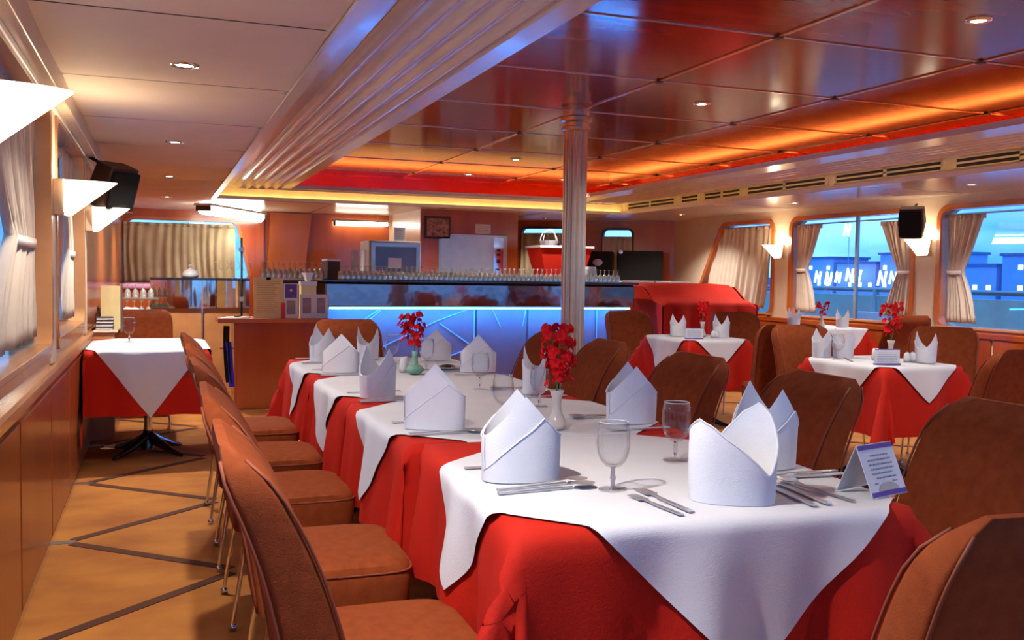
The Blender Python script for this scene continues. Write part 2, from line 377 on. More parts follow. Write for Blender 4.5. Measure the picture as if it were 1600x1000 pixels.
# vents on the right fascia
for y0, y1 in ((10.25, 11.5), (9.7, 10.1), (8.84, 9.58), (7.42, 8.72), (5.99, 7.3), (4.6, 5.87), (3.2, 4.45), (1.8, 3.05)):
    v = bpy.data.objects.new('air_vent', None); COL.objects.link(v); v.parent = lip
    n = 2 if y1 - y0 > .6 else 1
    fr = B(); box(fr, 5.990, 6.0, y0, y1, 2.225, 2.235); box(fr, 5.990, 6.0, y0, y1, 2.15, 2.158)
    for k in range(n + 1):
        yy = y0 + (y1 - y0) * k / n; box(fr, 5.990, 6.0, yy - .02, yy + .02, 2.15, 2.235)
    box(fr, 5.990, 6.0, y0, y1, 2.184, 2.20); obj('vent_frame', fr, 'fascia', v)
    obj('vent_slot', bx(5.994, 5.999, y0, y1, 2.158, 2.225), 'recess', v)

# raised wood ceiling
zc = 2.45
wc = st('ceiling', bx(.5, 6.06, -1.1, 11.95, zc + .012, zc + .04), 'dark')
xs = [.5, 1.55, 2.87, 4.19, 5.51, 6.06]; yy = [3.95 + 1.18 * k for k in range(-5, 7)]; yy = [-1.1] + yy + [11.9]
yy = sorted(set(round(v, 3) for v in yy if -1.1 <= v <= 11.9))
cache = {}
for a, b in zip(xs, xs[1:]):
    for c, d in zip(yy, yy[1:]):
        key = (round(b - a, 3), round(d - c, 3))
        if key not in cache:
            o = obj('ceiling_panel', bx(.008, b - a - .008, .008, d - c - .008, 0, .02, bev=.003), 'woodc', wc); cache[key] = o.data
        else: o = obj('ceiling_panel', None, me=cache[key], parent=wc)
        o.location = (a, c, zc - .004)
for x in xs[1:-1]: obj('seam_strip', bx(x - .012, x + .012, -1.1, 11.9, zc - .012, zc - .002, bev=.003), 'seam', wc)
for y in yy[1:-1]: obj('seam_strip', bx(.5, 6.06, y - .009, y + .009, zc - .010, zc - .001, bev=.003), 'seam', wc)
for x in xs[1:-1]:
    for y in yy[1:-1]: obj('seam_boss', bx(x - .022, x + .022, y - .022, y + .022, zc - .017, zc - .002, bev=.004), 'dark', wc)
# column
col = thing('column', 'fluted metal column', 'column', (2.87, 6.35, 0)); del col['category']; del col['label']; col['kind'] = 'structure'
def flute(r, z0, z1):
    def f(a, b):
        th = 2 * pi * a; k = (cos(th * 12) * .5 + .5) ** .6; rr = r - .010 * (1 - k); return (rr * cos(th), rr * sin(th), z0 + (z1 - z0) * b)
    return grid(B(), f, 144, 1, True)
obj('shaft', flute(.088, 0, 2.33), 'column', col, smooth=True)
obj('capital', lathe(B(), [(.09, 2.30), (.105, 2.31), (.105, 2.33), (.095, 2.335), (.095, 2.36), (.115, 2.375), (.115, 2.40), (.095, 2.41), (.095, 2.448)], 28), 'column', col, smooth='auto')
obj('column_base', lathe(B(), [(.12, 0), (.12, .05), (.095, .08)], 28), 'column', col, smooth='auto')

# ---------------------------------------------------------------- lamps
def light(name, typ, loc, power, color, size=.05, spot=None, rot=None, parent=None):
    l = bpy.data.lights.new(name, typ); l.energy = power; l.color = color
    if typ == 'SPOT': l.spot_size = R(spot); l.spot_blend = .7; l.shadow_soft_size = size
    elif typ == 'POINT': l.shadow_soft_size = size
    o = bpy.data.objects.new(name, l); COL.objects.link(o); o.location = loc
    if rot: o.rotation_euler = rot
    if parent: o.parent = parent
    return o
dl0 = None
DL = [(.1, 4.07, ZC, 'second along the left padded ceiling, nearest the lens'), (.1, 6.54, ZC, 'second from the front along the left padded ceiling'), (.09, 8.97, ZC, 'third from the front along the left padded ceiling'), (.09, 11.5, ZC, 'small and far along the left padded ceiling'),
      (.1, 1.62, ZC, 'above and beside the nearest chair'), (1.1, 13.6, ZC, 'beside the bright fluorescent fitting'),
      (3.52, 3.34, zc - .004, 'near the top right corner of the wood ceiling'), (3.51, 5.67, zc - .004, 'starry, in the middle of the wood ceiling'), (3.48, 9.2, zc - .004, 'left of the column on the wood ceiling'), (3.5, 10.85, zc - .004, 'far end of the wood ceiling'), (4.75, 10.85, zc - .004, 'far end of the wood ceiling, right beside the column'), (3.5, 1.0, zc - .004, 'wood ceiling above the near table end'), 
      (6.67, 11.24, ZC, 'low right ceiling by the slanted window'), (6.68, 8.8, ZC, 'low right ceiling by the middle window'), (6.68, 6.35, ZC, 'low right ceiling at the right edge'), (6.68, 3.9, ZC, 'low right ceiling ahead of the tables'), (6.68, 1.4, ZC, 'low right ceiling near the viewer'), (5.45, 13.1, ZC, 'low back ceiling over the white shelf')]
SPW = 62
for i, (x, y, z, d) in enumerate(DL):
    if dl0 is None:
        dl0 = d0 = thing('downlight', '', 'downlight')
        obj('bezel', lathe(B(), [(.034, -.002), (.036, -.008), (.055, -.008), (.058, 0)], 24), 'chrome', d0, smooth=True)
        obj('bulb', lathe(B(), [(0, -.006), (.034, -.004)], 20), 'lamp', d0)
    else: d0 = copy_tree(dl0)
    d0.location = (x, y, z - .022 if (z == ZC and x < .5) else z)
    d0['label'] = 'round recessed downlight, ' + d; d0['group'] = 'recessed ceiling downlights'
    w = SPW * (1.2 if x < .5 else 1)
    if y < 12: light('downlight_lamp', 'SPOT', (0, 0, -.03), w, (1, .93, .84), .03, 128, parent=d0)

def cone_shade():
    bm = B(); n = 20
    def f(a, b):
        th = pi * a; z = -.165 + .16 * b
        return (.045 + (.030 + .20 * b) * sin(th), -cos(th) * (.072 + .035 * b), z)
    grid(bm, f, n, 6)
    bm.verts.ensure_lookup_table()
    for b in (0, 6): bm.faces.new([bm.verts[i * 7 + b] for i in range(n + 1)])
    bm.faces.new([bm.verts[b] for b in range(7)] + [bm.verts[n * 7 + b] for b in range(6, -1, -1)])
    bmesh.ops.recalc_face_normals(bm, faces=bm.faces)
    return bm
def sconce(loc, rz, label, power):
    s = thing('wall_sconce', label, 'wall lamp', loc, rz, 'cone shaped wall lamps')
    obj('bracket', bx(0, .05, -.075, .075, -.165, 0, bev=.004), 'rubber', s)
    obj('lamp_shade', cone_shade(), 'shade', s, smooth='auto')
    light('sconce_lamp', 'POINT', (.14, 0, .05), power, (1, .78, .5), .05, parent=s)
sconce((XL + .013, 2.42, 1.66), 0, 'huge glowing wedge lamp at the left edge, nearest of the left wall lamps', 7)
sconce((XL + .013, 4.9, 1.66), 0, 'glowing wedge lamp on the left wall between the two curtained windows', 7)
sconce((XL + .013, 6.95, 1.66), 0, 'glowing wedge lamp on the left wall under the black loudspeaker', 7)
sconce((XR, 9.93, 1.67), pi, 'glowing wedge lamp between the slanted window and the middle window', 7)
sconce((XR, 7.53, 1.67), pi, 'glowing wedge lamp on the right wall under the hanging loudspeaker', 7)
sconce((XR, 5.12, 1.67), pi, 'wedge lamp on the right wall beyond the right window', 7)

def tubelamp(loc, L, rz, label, power, d=.06):
    s = thing('fluorescent_lamp', label, 'ceiling lamp', loc, rz)
    obj('lamp_tray', bx(-L / 2 - .03, L / 2 + .03, -d * .7, d * .7, 0, .03, bev=.004), 'grey', s)
    obj('tube', tube(B(), [(-L / 2, 0, -.03), (L / 2, 0, -.03)], d * .5, 12), 'tube', s, smooth='auto')
    for q in (-1, 1): obj('end_cap', bx(q * L / 2 - .012, q * L / 2 + .012, -d * .6, d * .6, -.065, 0, bev=.004), 'dark', s)
    for q in (-.6, .6): obj('hanger', tube(B(), [(q * L / 2, 0, .02), (q * L / 2, 0, ZC - loc[2])], .006, 6), 'grey', s)
tubelamp((.93, 13.05, ZC - .06), 1.75, R(62), 'blazing white tube lamp at the ceiling above the olive curtain edge', 22, .16)
tubelamp((2.82, 13.88, ZC - .11), .80, 0, 'long pale tube lamp on the back wall above the drinks cooler', 14, .06)
# ================================================================ FURNITURE BUILDERS
def loft(levels, n=28, cap=True, p=4.):
    """levels: (cx, cy, z, hw, hd, tiltdz) rounded rectangles"""
    bm = B(); rings = []
    for cx, cy, z, hw, hd, pw in levels:
        r = []
        for k in range(n):
            a = 2 * pi * (k + .5) / n; c, s = cos(a), sin(a)
            r.append(bm.verts.new((cx + hw * math.copysign(abs(c) ** (2 / pw), c), cy + hd * math.copysign(abs(s) ** (2 / pw), s), z)))
        rings.append(r)
    for a, b in zip(rings, rings[1:]):
        for k in range(n): bm.faces.new((a[k], a[(k + 1) % n], b[(k + 1) % n], b[k]))
    if cap: bm.faces.new(rings[0][::-1]); bm.faces.new(rings[-1])
    return bm
def yr(z):   # rear line of the back (local, facing +Y)
    a = (z - .36) / .56
    return -.235 - .08 * a - .085 * a ** 3
def yf(z):
    a = (z - .36) / .56
    return yr(z) + .135 - .035 * a - .02 * a ** 4
def make_chair():
    t = thing('dining_chair', '', 'chair')
    # backrest: side profile extruded across, rounded at the top corners
    def f(a, b):
        # a round the section (0..1), b up
        z = .35 + .57 * b; k = 0
        top = max(0, (b - .80) / .20); cor = .055 * (1 - (1 - top ** 2) ** .5 if top < 1 else 1)
        cy = (yr(z) + yf(z)) / 2; hd = (yf(z) - yr(z)) / 2 * (1 - .75 * top ** 3)
        hw = .225 - cor
        ang = 2 * pi * a; c, s = cos(ang), sin(ang); p = 9
        return (hw * math.copysign(abs(c) ** (2 / p), c), cy + hd * math.copysign(abs(s) ** (2 / p), s), z + (.0 if b < 1 else .004))
    bm = grid(B(), f, 48, 22, True)
    bm.verts.ensure_lookup_table()
    tops = [v for v in bm.verts if v.co.z > .9235]; tops.sort(key=lambda v: math.atan2(v.co.y - (yr(.92) + yf(.92)) / 2, v.co.x)); bm.faces.new(tops)
    bk = obj('backrest', bm, 'chair', t, smooth='auto')
    for sx in (-1, 1):
        for fn, o in ((yr, .004), (yf, -.004)):
            pts = []
            for i in range(15):
                z = .36 + .54 * i / 14; top = max(0, ((z - .35) / .57 - .80) / .20); cor = .055 * (1 - (1 - min(1, top) ** 2) ** .5)
                hd = 1 - .75 * top ** 3; cy = (yr(z) + yf(z)) / 2
                pts.append((sx * (.2215 - cor), cy + (fn(z) - cy) * hd + o * .5, z))
            obj('piping', tube(B(), pts, .0035, 6), 'pipe', bk, smooth=True)
    cy_, hd_ = -.025, .215
    sb = loft([(0, cy_, .335, .215, hd_ - .02, 7), (0, cy_, .345, .228, hd_ - .005, 7), (0, cy_, .40, .232, hd_, 7), (0, cy_, .435, .232, hd_, 7), (0, cy_, .455, .222, hd_ - .01, 6), (0, cy_, .466, .19, hd_ - .04, 5), (0, cy_, .469, .1, .09, 4)], 40)
    se = obj('seat', sb, 'chair', t, smooth='auto')
    ring = [(.232 * math.copysign(abs(cos(a)) ** (2 / 7), cos(a)), cy_ + hd_ * math.copysign(abs(sin(a)) ** (2 / 7), sin(a)), .437) for a in (2 * pi * k / 48 for k in range(49))]
    obj('piping', tube(B(), ring, .003, 5), 'pipe', se, smooth=True)
    for sx in (-1, 1):
        for y, dy in ((-.19, -.05), (.13, .02)):
            bm = tube(B(), [(sx * .18, y, .345), (sx * .20, y + dy, .02)], [.010, .007], 10)
            lg = obj('leg', bm, 'chrome', t, smooth='auto')
            obj('foot', lathe(B(), [(0, 0), (.012, .004), (.015, .014), (.011, .024), (0, .028)], 10, (sx * .20, y + dy, 0)), 'chrome', lg, smooth=True)
    return t
chair0 = make_chair(); used = [0]
def chair(x, y, face, label, group, sc=None):
    """face: angle of the facing direction (0 = +x)"""
    c = chair0 if not used[0] else copy_tree(chair0); used[0] = 1
    c.location = (x, y, 0); c.rotation_euler = (0, 0, face - pi / 2)
    tag(c, label, 'chair', group)
    return c
ch = 'rust upholstered dining chair '
for y, d in ((1.97, 'nearest, tall in the left foreground with its side turned to us'), (2.69, 'second from the front in the left row'), (3.53, 'third in the left row with a brightly lit seat'), (4.2, 'fourth in the left row'), (4.98, 'farthest of the left row beside the wooden counter')):
    chair(.475, y, R(random.uniform(-2, 2)), ch + d, 'chairs along the left side of the long table')
for y, d in ((1.86, 'at the right edge beside the standing purple card'), (2.66, 'behind the pair of pointed napkins at the near right corner'), (3.42, 'right row, behind the goblet and plain napkin'), (4.28, 'right row, just right of the column foot'), (4.98, 'right row, half hidden by the large red flowers')):
    chair(1.78, y, pi + R(random.uniform(-4, 4)), ch + d, 'chairs along the right side of the long table')
chair(1.28, 1.31, R(84), ch + 'in the bottom right corner, back towards us', 'end chairs of the long table')
chair(1.20, 6.05, R(-90), ch + 'at the far head of the long table behind the napkins', 'end chairs of the long table')
chair(4.33, 5.86, R(68), ch + 'with dark back towards us, between the two white draped right tables', 'chairs of the right tables')
chair(4.22, 5.14, R(-93), ch + 'facing us behind the larger right table', 'chairs of the right tables')
chair(4.95, 4.92, R(-140), ch + 'lit pinkish behind the larger right table, by its napkin', 'chairs of the right tables')
chair(4.02, 3.72, R(84), ch + 'in shade at the right edge before the larger right table', 'chairs of the right tables')
chair(4.1, 7.5, R(-90), ch + 'dark, below the red draped instrument', 'chairs of the right tables')
chair(5.05, 7.35, R(-110), ch + 'right of the small far table by the slanted window', 'chairs of the right tables')
chair(6.5, 7.15, R(92), ch + 'in front of the window table, mostly hidden', 'chairs of the right tables')
chair(-.12, 7.72, R(-90), ch + 'behind the single table at the left wall', 'chairs of the left wall table')
chair(-.10, 8.75, R(0), ch + 'seen side on behind the left wall table chair', 'chairs of the left wall table')

def drape(ax, ay, top, d=None, D=None, Dy=None, nb=(), off=(0, 0), flare=.06, ripple=.012, k=16, n=40, seed=0, cf=.32, out0=0):
    """cloth over a table of half size ax, ay. d: skirt overhang (rect cloth); D: half diagonal (diamond cloth)"""
    rnd = random.Random(seed); ph = [rnd.uniform(0, 6.28) for _ in range(6)]
    bm = B()
    if D is None: us = sorted(set([-ax - d * i / 9 for i in range(9, 0, -1)] + [-ax + 2 * ax * i / 24 for i in range(25)] + [ax + d * i / 9 for i in range(1, 10)])); vs = sorted(set([-ay - d * i / 9 for i in range(9, 0, -1)] + [-ay + 2 * ay * i / 24 for i in range(25)] + [ay + d * i / 9 for i in range(1, 10)]))
    def m(u, v):
        cu = max(-ax, min(ax, u)); cv = max(-ay, min(ay, v)); du, dv = u - cu, v - cv; r = math.hypot(du, dv)
        if r < 1e-7: return Vector((cu, cv, top + .0015 * sin(u * 7 + ph[0]) * sin(v * 6 + ph[1])))
        dx, dy = du / r, dv / r; s2 = 2 * abs(dx * dy); phi = math.atan2(abs(dy), abs(dx))
        rb = .018; ang = min(r / rb, pi / 2)
        out = rb * sin(ang); drop = rb * (1 - cos(ang)) + max(0, r - rb * pi / 2)
        s = cv if abs(dx) > abs(dy) else cu
        rip = ripple * min(1, drop / .25) * (sin(k * s + ph[2] + (3 if dx > 0 else 0)) + .6 * sin(k * 1.9 * s + ph[3])) * (1 - s2)
        crn = s2 * cf * drop + .26 * drop * s2 * sin(phi * 7 + ph[4])
        out += flare * drop + rip + crn + out0 * min(1, r / .02)
        if s2 > 0 and ('y+' in nb and dy > 0 and abs(dx) > .02 or 'y-' in nb and dy < 0 and abs(dx) > .02):
            o2 = .018 + out0 + flare * drop + .05 * drop * sin(phi * 5 + ph[5]) + .03 * s2 * drop
            return Vector((cu + math.copysign(o2, dx), cv + math.copysign(.006 + .0 * drop, dy) - dy * .03 * drop, top - drop * .99))
        if 'y+' in nb and dy > 0 and abs(dx) < .02 or 'y-' in nb and dy < 0 and abs(dx) < .02: out = min(out, .003)
        if 'x-' in nb and dx < -.02: return Vector((cu - .004 - out0 * .3, cv + dy * out, top - drop * .98))
        return Vector((cu + dx * out, cv + dy * out, top - drop * (1 - .02)))
    if D is None:
        g = [[bm.verts.new(m(u, v)) for v in vs] for u in us]; N1, N2 = len(us) - 1, len(vs) - 1
    else:
        Dy = Dy or D; g = []; 
        for i in range(n + 1):
            p = -1 + 2 * i / n; row = []
            for j in range(n + 1):
                q = -1 + 2 * j / n; row.append(bm.verts.new(m(off[0] + (p + q) / 2 * D, off[1] + (p - q) / 2 * Dy)))
            g.append(row)
        N1 = N2 = n
    for i in range(N1):
        for j in range(N2): bm.faces.new((g[i][j], g[i + 1][j], g[i + 1][j + 1], g[i][j + 1]))
    return bm
def table(name, x, y, ax, ay, rz, label, group=None, legs=True, z=.735):
    t = thing(name, label, 'table', (x, y, 0), rz, group)
    obj('tabletop', bx(-ax + .004, ax - .004, -ay + .004, ay - .004, z - .03, z, bev=.005), 'wood', t)
    obj('pedestal', lathe(B(), [(.03, .05), (.028, .1), (.025, z - .03)], 16), 'chrome', t, smooth='auto')
    bm = B()
    for k in range(4):
        a = pi / 4 + k * pi / 2; c, s = cos(a), sin(a)
        tube(bm, [(0, 0, .13), (.10 * c, .10 * s, .075), (.22 * c, .22 * s, .03), (.30 * c, .30 * s, .012)], [.035, .03, .02, .012], 10)
    lathe(bm, [(.05, .03), (.045, .10), (.032, .16)], 16)
    obj('base', bm, 'blacktop', t, smooth='auto')
    return t
TZ = .740
mt = [(1.165, 2.18, R(-4)), (1.16, 3.15, 0), (1.16, 4.08, 0), (1.16, 5.01, 0)]
nm = ['nearest', 'second', 'third', 'farthest']
for i, (x, y, rz) in enumerate(mt):
    table('dining_table', x, y, .455, .46 if i else .495, rz, '%s square table of the long joined row, hidden under cloths' % nm[i], 'joined tables of the long row')
    nb = (('y-',) if i else ()) + (('y+',) if i < 3 else ())
    ay = .50 if i == 0 else .465
    o = obj('tablecloth', drape(.46, ay, TZ, d=.36, nb=nb, seed=i + 3, ripple=.021), 'red', smooth=True, loc=(x, y, 0), rot=(0, 0, rz))
    tag(o, 'red tablecloth with hanging skirt on the %s table of the long row' % nm[i], 'tablecloth', 'red cloths of the long row')
    D = [.765, .745, .76, .74][i]
    off = [(.04, -.10), (0, -.02), (0, .02), (0, -.02)][i]
    o = obj('overlay_cloth', drape(.46, ay, TZ + .005, D=D, nb=nb, off=off, seed=i + 3, ripple=.021, out0=.009, n=64), 'white', smooth=True, loc=(x, y, 0), rot=(0, 0, rz))
    tag(o, 'white square overlay laid cornerwise on the %s table of the long row' % nm[i], 'tablecloth', 'white overlays of the long row')
def side_table(x, y, ax, ay, d, D, Dy, desc, seed, rz=0, off=(0, 0), nb=()):
    table('dining_table', x, y, ax - .004, ay - .004, rz, 'small pedestal table ' + desc)
    o = obj('tablecloth', drape(ax, ay, TZ, d=d, seed=seed, ripple=.014, nb=nb), 'red', smooth=True, loc=(x, y, 0), rot=(0, 0, rz)); tag(o, 'red tablecloth on the small table ' + desc, 'tablecloth')
    o = obj('overlay_cloth', drape(ax, ay, TZ + .005, D=D, Dy=Dy, off=off, seed=seed, ripple=.014, out0=.009, n=56, nb=nb), 'white', smooth=True, loc=(x, y, 0), rot=(0, 0, rz)); tag(o, 'white pointed overlay on the small table ' + desc, 'tablecloth')
side_table(-.07, 6.78, .36, .52, .42, .66, .90, 'against the left wall', 31, off=(.02, -.06), nb=('x-',))
side_table(4.21, 4.65, .285, .36, .42, .62, .585, 'right of the long row, larger of the pair', 41)
side_table(4.24, 6.85, .285, .36, .42, .62, .585, 'before the red draped instrument', 51)
side_table(6.55, 8.15, .30, .36, .4, .64, .72, 'by the middle window, mostly hidden', 61)

# ---------------------------------------------------------------- napkins
KEYS = [(-180, .15), (-135, .187), (-112, .172), (-35, .062), (-12, .115), (25, .19), (50, .215), (78, .19), (120, .095), (150, .10), (180, .15)]
def napkin_mesh(seed, hp=.205, h0=.105, a=.082, b=.05, spread=0., mode=0):
    rnd = random.Random(seed); ph = rnd.uniform(0, 6)
    bm = B(); N = 56; NV = 12
    def top(th): 
        c = abs(cos(th)) ** .9; k = (1 if sin(th) > 0 else .93)
        if mode:
            d = math.degrees(math.atan2(sin(th), cos(th)))
            for (d0, v0), (d1, v1) in zip(KEYS, KEYS[1:]):
                if d0 <= d <= d1: return v0 + (v1 - v0) * (d - d0) / (d1 - d0)
            return .15
        return h0 + (hp - h0) * (1 - c) * k
    def f(i, j):
        th = 2 * pi * i; T = top(th); z = T * j
        w = 1 + .03 * sin(3 * th + ph) + .05 * sin(pi * min(1, z / hp)) - .04 * (z / hp)
        lean = (spread + .006) * max(0, (z - h0 * .4) / hp) ** 1.3
        x = a * w * math.copysign(abs(cos(th)) ** .9, cos(th)); y = b * w * math.copysign(abs(sin(th)) ** .85, sin(th)) + lean * (1 if sin(th) > 0 else -1) * abs(sin(th)) ** .5
        return (x, y, z)
    grid(bm, f, N, NV, True)
    # diagonal folded flaps, front and back
    if mode:
        tube(bm, [Vector(f(i / 56, 1)) for i in range(57)], .0024, 5)
    for sgn in () if mode else (1, -1):
        def g(i, j):
            th = (-pi * .06 + pi * 1.12 * i); q = cos(th)    # -1..1 across
            zt = min(top(sgn * th if sgn > 0 else -th) - .004, h0 * .25 + (hp - h0 * .25) * (1 - q) / 2 * .92)
            th2 = th if sgn > 0 else th + pi
            p = Vector(f(th2 / (2 * pi), 0)); T = top(th2); z = zt * j
            pv = Vector(f(th2 / (2 * pi), min(1, max(0, z / T))))
            n = Vector((cos(th2) / a, sin(th2) / b, 0)).normalized()
            pv = pv + n * .0035; pv.z = z + .001
            return pv
        grid(bm, g, 30, 8)
        hem = [Vector(g(i / 30, 1)) + Vector((0, 0, 0)) for i in range(3, 29)]
        tube(bm, hem, .0022, 5)
    return solid(bm, .0016)
NAPM = []
for i, (hp, h0, a, b, sp) in enumerate(((.205, .105, .082, .046, .002), (.205, .092, .070, .058, .004), (.19, .10, .086, .04, .0), (.215, .10, .088, .062, .004))):
    me = bpy.data.meshes.new('napkin'); bm = napkin_mesh(i * 5 + 1, hp, h0, a, b, sp, i == 3); bm.normal_update(); bm.to_mesh(me); bm.free()
    me.materials.append(MT['napkin']); me.polygons.foreach_set('use_smooth', [True] * len(me.polygons)); me.set_sharp_from_angle(angle=R(35)); NAPM.append(me)
NZ = TZ + .0075
def napkin(x, y, rz, k, label, group, s=1):
    o = obj('napkin', None, me=NAPM[k], loc=(x, y, NZ), rot=(0, 0, rz)); o.scale = (s, s, s)
    return tag(o, 'white mitre folded napkin ' + label, 'napkin', group)
LR = 'napkins standing on the long row'
napkin(.83, 2.13, R(-8), 0, 'at the near left of the long row, behind two spoons', LR, .98).scale = (1.12, 1.0, 1.06)
nb1 = napkin(1.215, 1.80, R(-34), 3, 'wide and brightest, at the near end of the long row', LR, 1.06); nb1.scale = (1.08, 1.1, 1.0)
napkin(1.52, 2.10, R(2), 1, 'bluish, directly behind the brightest one at the near right corner', LR, 1.04).scale = (1.15, 1.1, 1.08)
napkin(.835, 2.92, R(-20), 2, 'tall, second along the left side of the long row', LR, 1.08)
napkin(.825, 3.72, R(34), 1, 'third along the left side of the long row', LR)
napkin(.85, 4.68, R(-15), 2, 'fourth along the left side, shaded pinkish', LR)
napkin(.86, 5.30, R(25), 1, 'farthest on the left side at the table corner', LR, .95)
napkin(1.13, 5.36, R(58), 1, 'at the far head of the row, left of the green vase', LR, .92)
napkin(1.52, 2.86, R(-10), 0, 'on the right side behind the two goblets', LR)
napkin(1.50, 3.70, R(60), 2, 'half hidden behind the large red flowers', LR, 1.05)
napkin(1.53, 4.55, R(-20), 2, 'rounded, on the right side in front of the blue bar', LR)
napkin(1.50, 5.22, R(-15), 2, 'rounded, farthest on the right side', LR, .95)
NR = 'napkins on the right tables'
napkin(4.42, 4.50, R(22), 1, 'on the right end of the larger right table', NR, .92)
napkin(4.13, 4.90, R(22), 1, 'between card and flowers on the larger right table', NR, .92)
napkin(4.02, 4.97, R(20), 0, 'tilted, behind the goblet on the larger right table', NR, .9)
napkin(4.40, 6.72, R(22), 1, 'on the right end of the small far table', NR, .95)
napkin(4.14, 6.98, R(22), 1, 'in the middle of the small far table', NR, .92)
napkin(6.35, 8.32, R(22), 1, 'small, left of the red flowers at the window table', NR, .95)
napkin(6.72, 8.0, R(22), 1, 'small, right of the red flowers at the window table', NR, .95)

# ---------------------------------------------------------------- goblets
def goblet(parent_label, loc, group, s=1, first=[None]):
    if first[0] is None:
        t = thing('water_goblet', '', 'glass')
        bowl = [(.006, .052), (.018, .056), (.030, .068), (.037, .088), (.0395, .110), (.038, .135), (.0345, .160), (.0335, .160), (.037, .135), (.0382, .110), (.0355, .089), (.028, .071), (.016, .060), (0, .058)]
        obj('bowl', lathe(B(), bowl, 32), 'glass', t, smooth=True)
        obj('rim', tube(B(), [(.034 * cos(a), .034 * sin(a), .160) for a in (2 * pi * k / 32 for k in range(33))], .0009, 5), 'porcelain', t, smooth=True)
        obj('stem', lathe(B(), [(.0055, .002), (.0045, .018), (.008, .028), (.0045, .038), (.006, .053)], 16), 'solidglass', t, smooth=True)
        obj('foot', lathe(B(), [(0, .004), (.012, .004), (.030, .0025), (.034, .001), (.034, 0), (0, 0)], 32), 'glass', t, smooth=True)
        first[0] = t; c = t
    else: c = copy_tree(first[0])
    c.location = loc; c.scale = (s, s, s); tag(c, 'clear stemmed water goblet ' + parent_label, 'glass', group); return c
G = 'goblets on the long row'
goblet('nearest, beside the two near left spoons', (1.0, 1.965, NZ), G)
goblet('left of the brightest napkin, near the red edge', (1.325, 2.23, NZ), G)
goblet('in the middle of the long row left of the large flowers', (1.12, 3.05, NZ), G, .95)
goblet('in front of the rounded right side napkin', (1.31, 3.86, NZ), G)
goblet('just right of the green vase', (1.30, 4.70, NZ), G)
goblet('left of the green vase', (1.20, 5.05, NZ), G)
goblet('behind the large red flowers', (1.36, 3.3, NZ), G, .95)
goblet('beside the card on the larger right table', (3.99, 4.78, NZ), 'goblets of the side tables')
c = goblet('alone on the left wall table', (-.19, 6.9, NZ), 'goblets of the side tables', 1.05)

# ---------------------------------------------------------------- cutlery
def spoon():
    bm = B(); n = 16
    def f(a, b):   # bowl
        u = a; hw = .019 * (sin(pi * min(1, u * .97 + .03)) ** .55); x = .185 + .06 * u; y = hw * (2 * b - 1); z = .008 - .006 * sin(pi * u) * (1 - (2 * b - 1) ** 2) + .002
        return (x, y, z)
    grid(bm, f, 12, 8); solid(bm, .001)
    grid(bm, lambda a, b: (a * .19, (2 * b - 1) * (.0065 - .004 * a ** .7) , .004 + .006 * a ** 2 + .0015 * (1 - (2 * b - 1) ** 2)), 12, 3)
    box(bm, 0, .186, -.0022, .0022, .001, .0045)
    return bm
def fork():
    bm = B(); box(bm, 0, .13, -.0055, .0055, .001, .005, bev=.001); box(bm, .12, .165, -.003, .003, .003, .006); box(bm, .162, .185, -.0105, .0105, .004, .0065)
    for k in range(4): box(bm, .182, .225, -.0105 + k * .0062, -.0105 + k * .0062 + .0024, .004, .006)
    return bm
def knife():
    bm = B(); box(bm, 0, .10, -.006, .006, .001, .0065, bev=.0015); box(bm, .098, .215, -.009, .004, .002, .004)
    return bm
CUT = {}
for nme, fn in (('spoon', spoon), ('fork', fork), ('table_knife', knife)):
    me = bpy.data.meshes.new(nme); bm = fn(); bmesh.ops.recalc_face_normals(bm, faces=bm.faces); bm.to_mesh(me); bm.free(); me.materials.append(MT['steel'])
    me.polygons.foreach_set('use_smooth', [True] * len(me.polygons)); me.set_sharp_from_angle(angle=R(40)); CUT[nme] = me
def cut(kind, x, y, a, label, grp='cutlery on the long row', s=1):
    o = obj(kind, None, me=CUT[kind], loc=(x, y, NZ - .0005), rot=(0, 0, R(a))); o.scale = (s, s * 1.3, s); tag(o, label, kind.split('_')[-1], grp); return o
cut('spoon', .725, 2.0, 2, 'front silver spoon of the pair before the near left napkin', s=1.02)
cut('spoon', .735, 2.035, 6, 'rear silver spoon of the pair before the near left napkin')
cut('fork', .735, 2.28, 0, 'silver fork handle showing left of the near left napkin')
cut('fork', 1.03, 1.70, 96, 'left silver fork at the near end of the long row', s=.85)
cut('fork', 1.063, 1.715, 92, 'right, larger silver fork at the near end of the long row')
cut('table_knife', 1.355, 1.68, 84, 'silver knife right of the brightest napkin, inner one')
cut('table_knife', 1.395, 1.685, 84, 'silver knife right of the brightest napkin, outer one')
cut('spoon', 1.47, 1.69, 96, 'bronze tinted spoon lying beside the purple edged card')
cut('fork', 1.66, 1.98, 178, 'silver fork behind the purple edged card')
cut('table_knife', 1.65, 1.94, 176, 'silver knife behind the purple edged card')
for nmx, y, yk in (('second', 2.92, 2.80), ('third', 3.72, 3.57), ('fourth', 4.68, 4.52), ('farthest', 5.30, 5.15)):
    cut('spoon', .725, yk, 2, 'silver spoon before the %s left side napkin' % nmx)
    cut('table_knife', .73, yk + .035, 4, 'silver knife before the %s left side napkin' % nmx)
    cut('fork', .73, y + .14, 0, 'silver fork behind the %s left side napkin' % nmx)
for nmx, y in (('plain right side', 2.86), ('flower hidden', 3.70), ('first rounded', 4.55), ('second rounded', 5.22)):
    cut('fork', 1.59, y - .14, 180, 'silver fork before the %s napkin' % nmx)
    cut('spoon', 1.59, y + .13, 178, 'silver spoon behind the %s napkin' % nmx)
    cut('table_knife', 1.60, y + .17, 182, 'silver knife behind the %s napkin' % nmx)
cut('spoon', 3.97, 4.62, 60, 'silver spoon at the left edge of the larger right table', 'cutlery of the right tables')
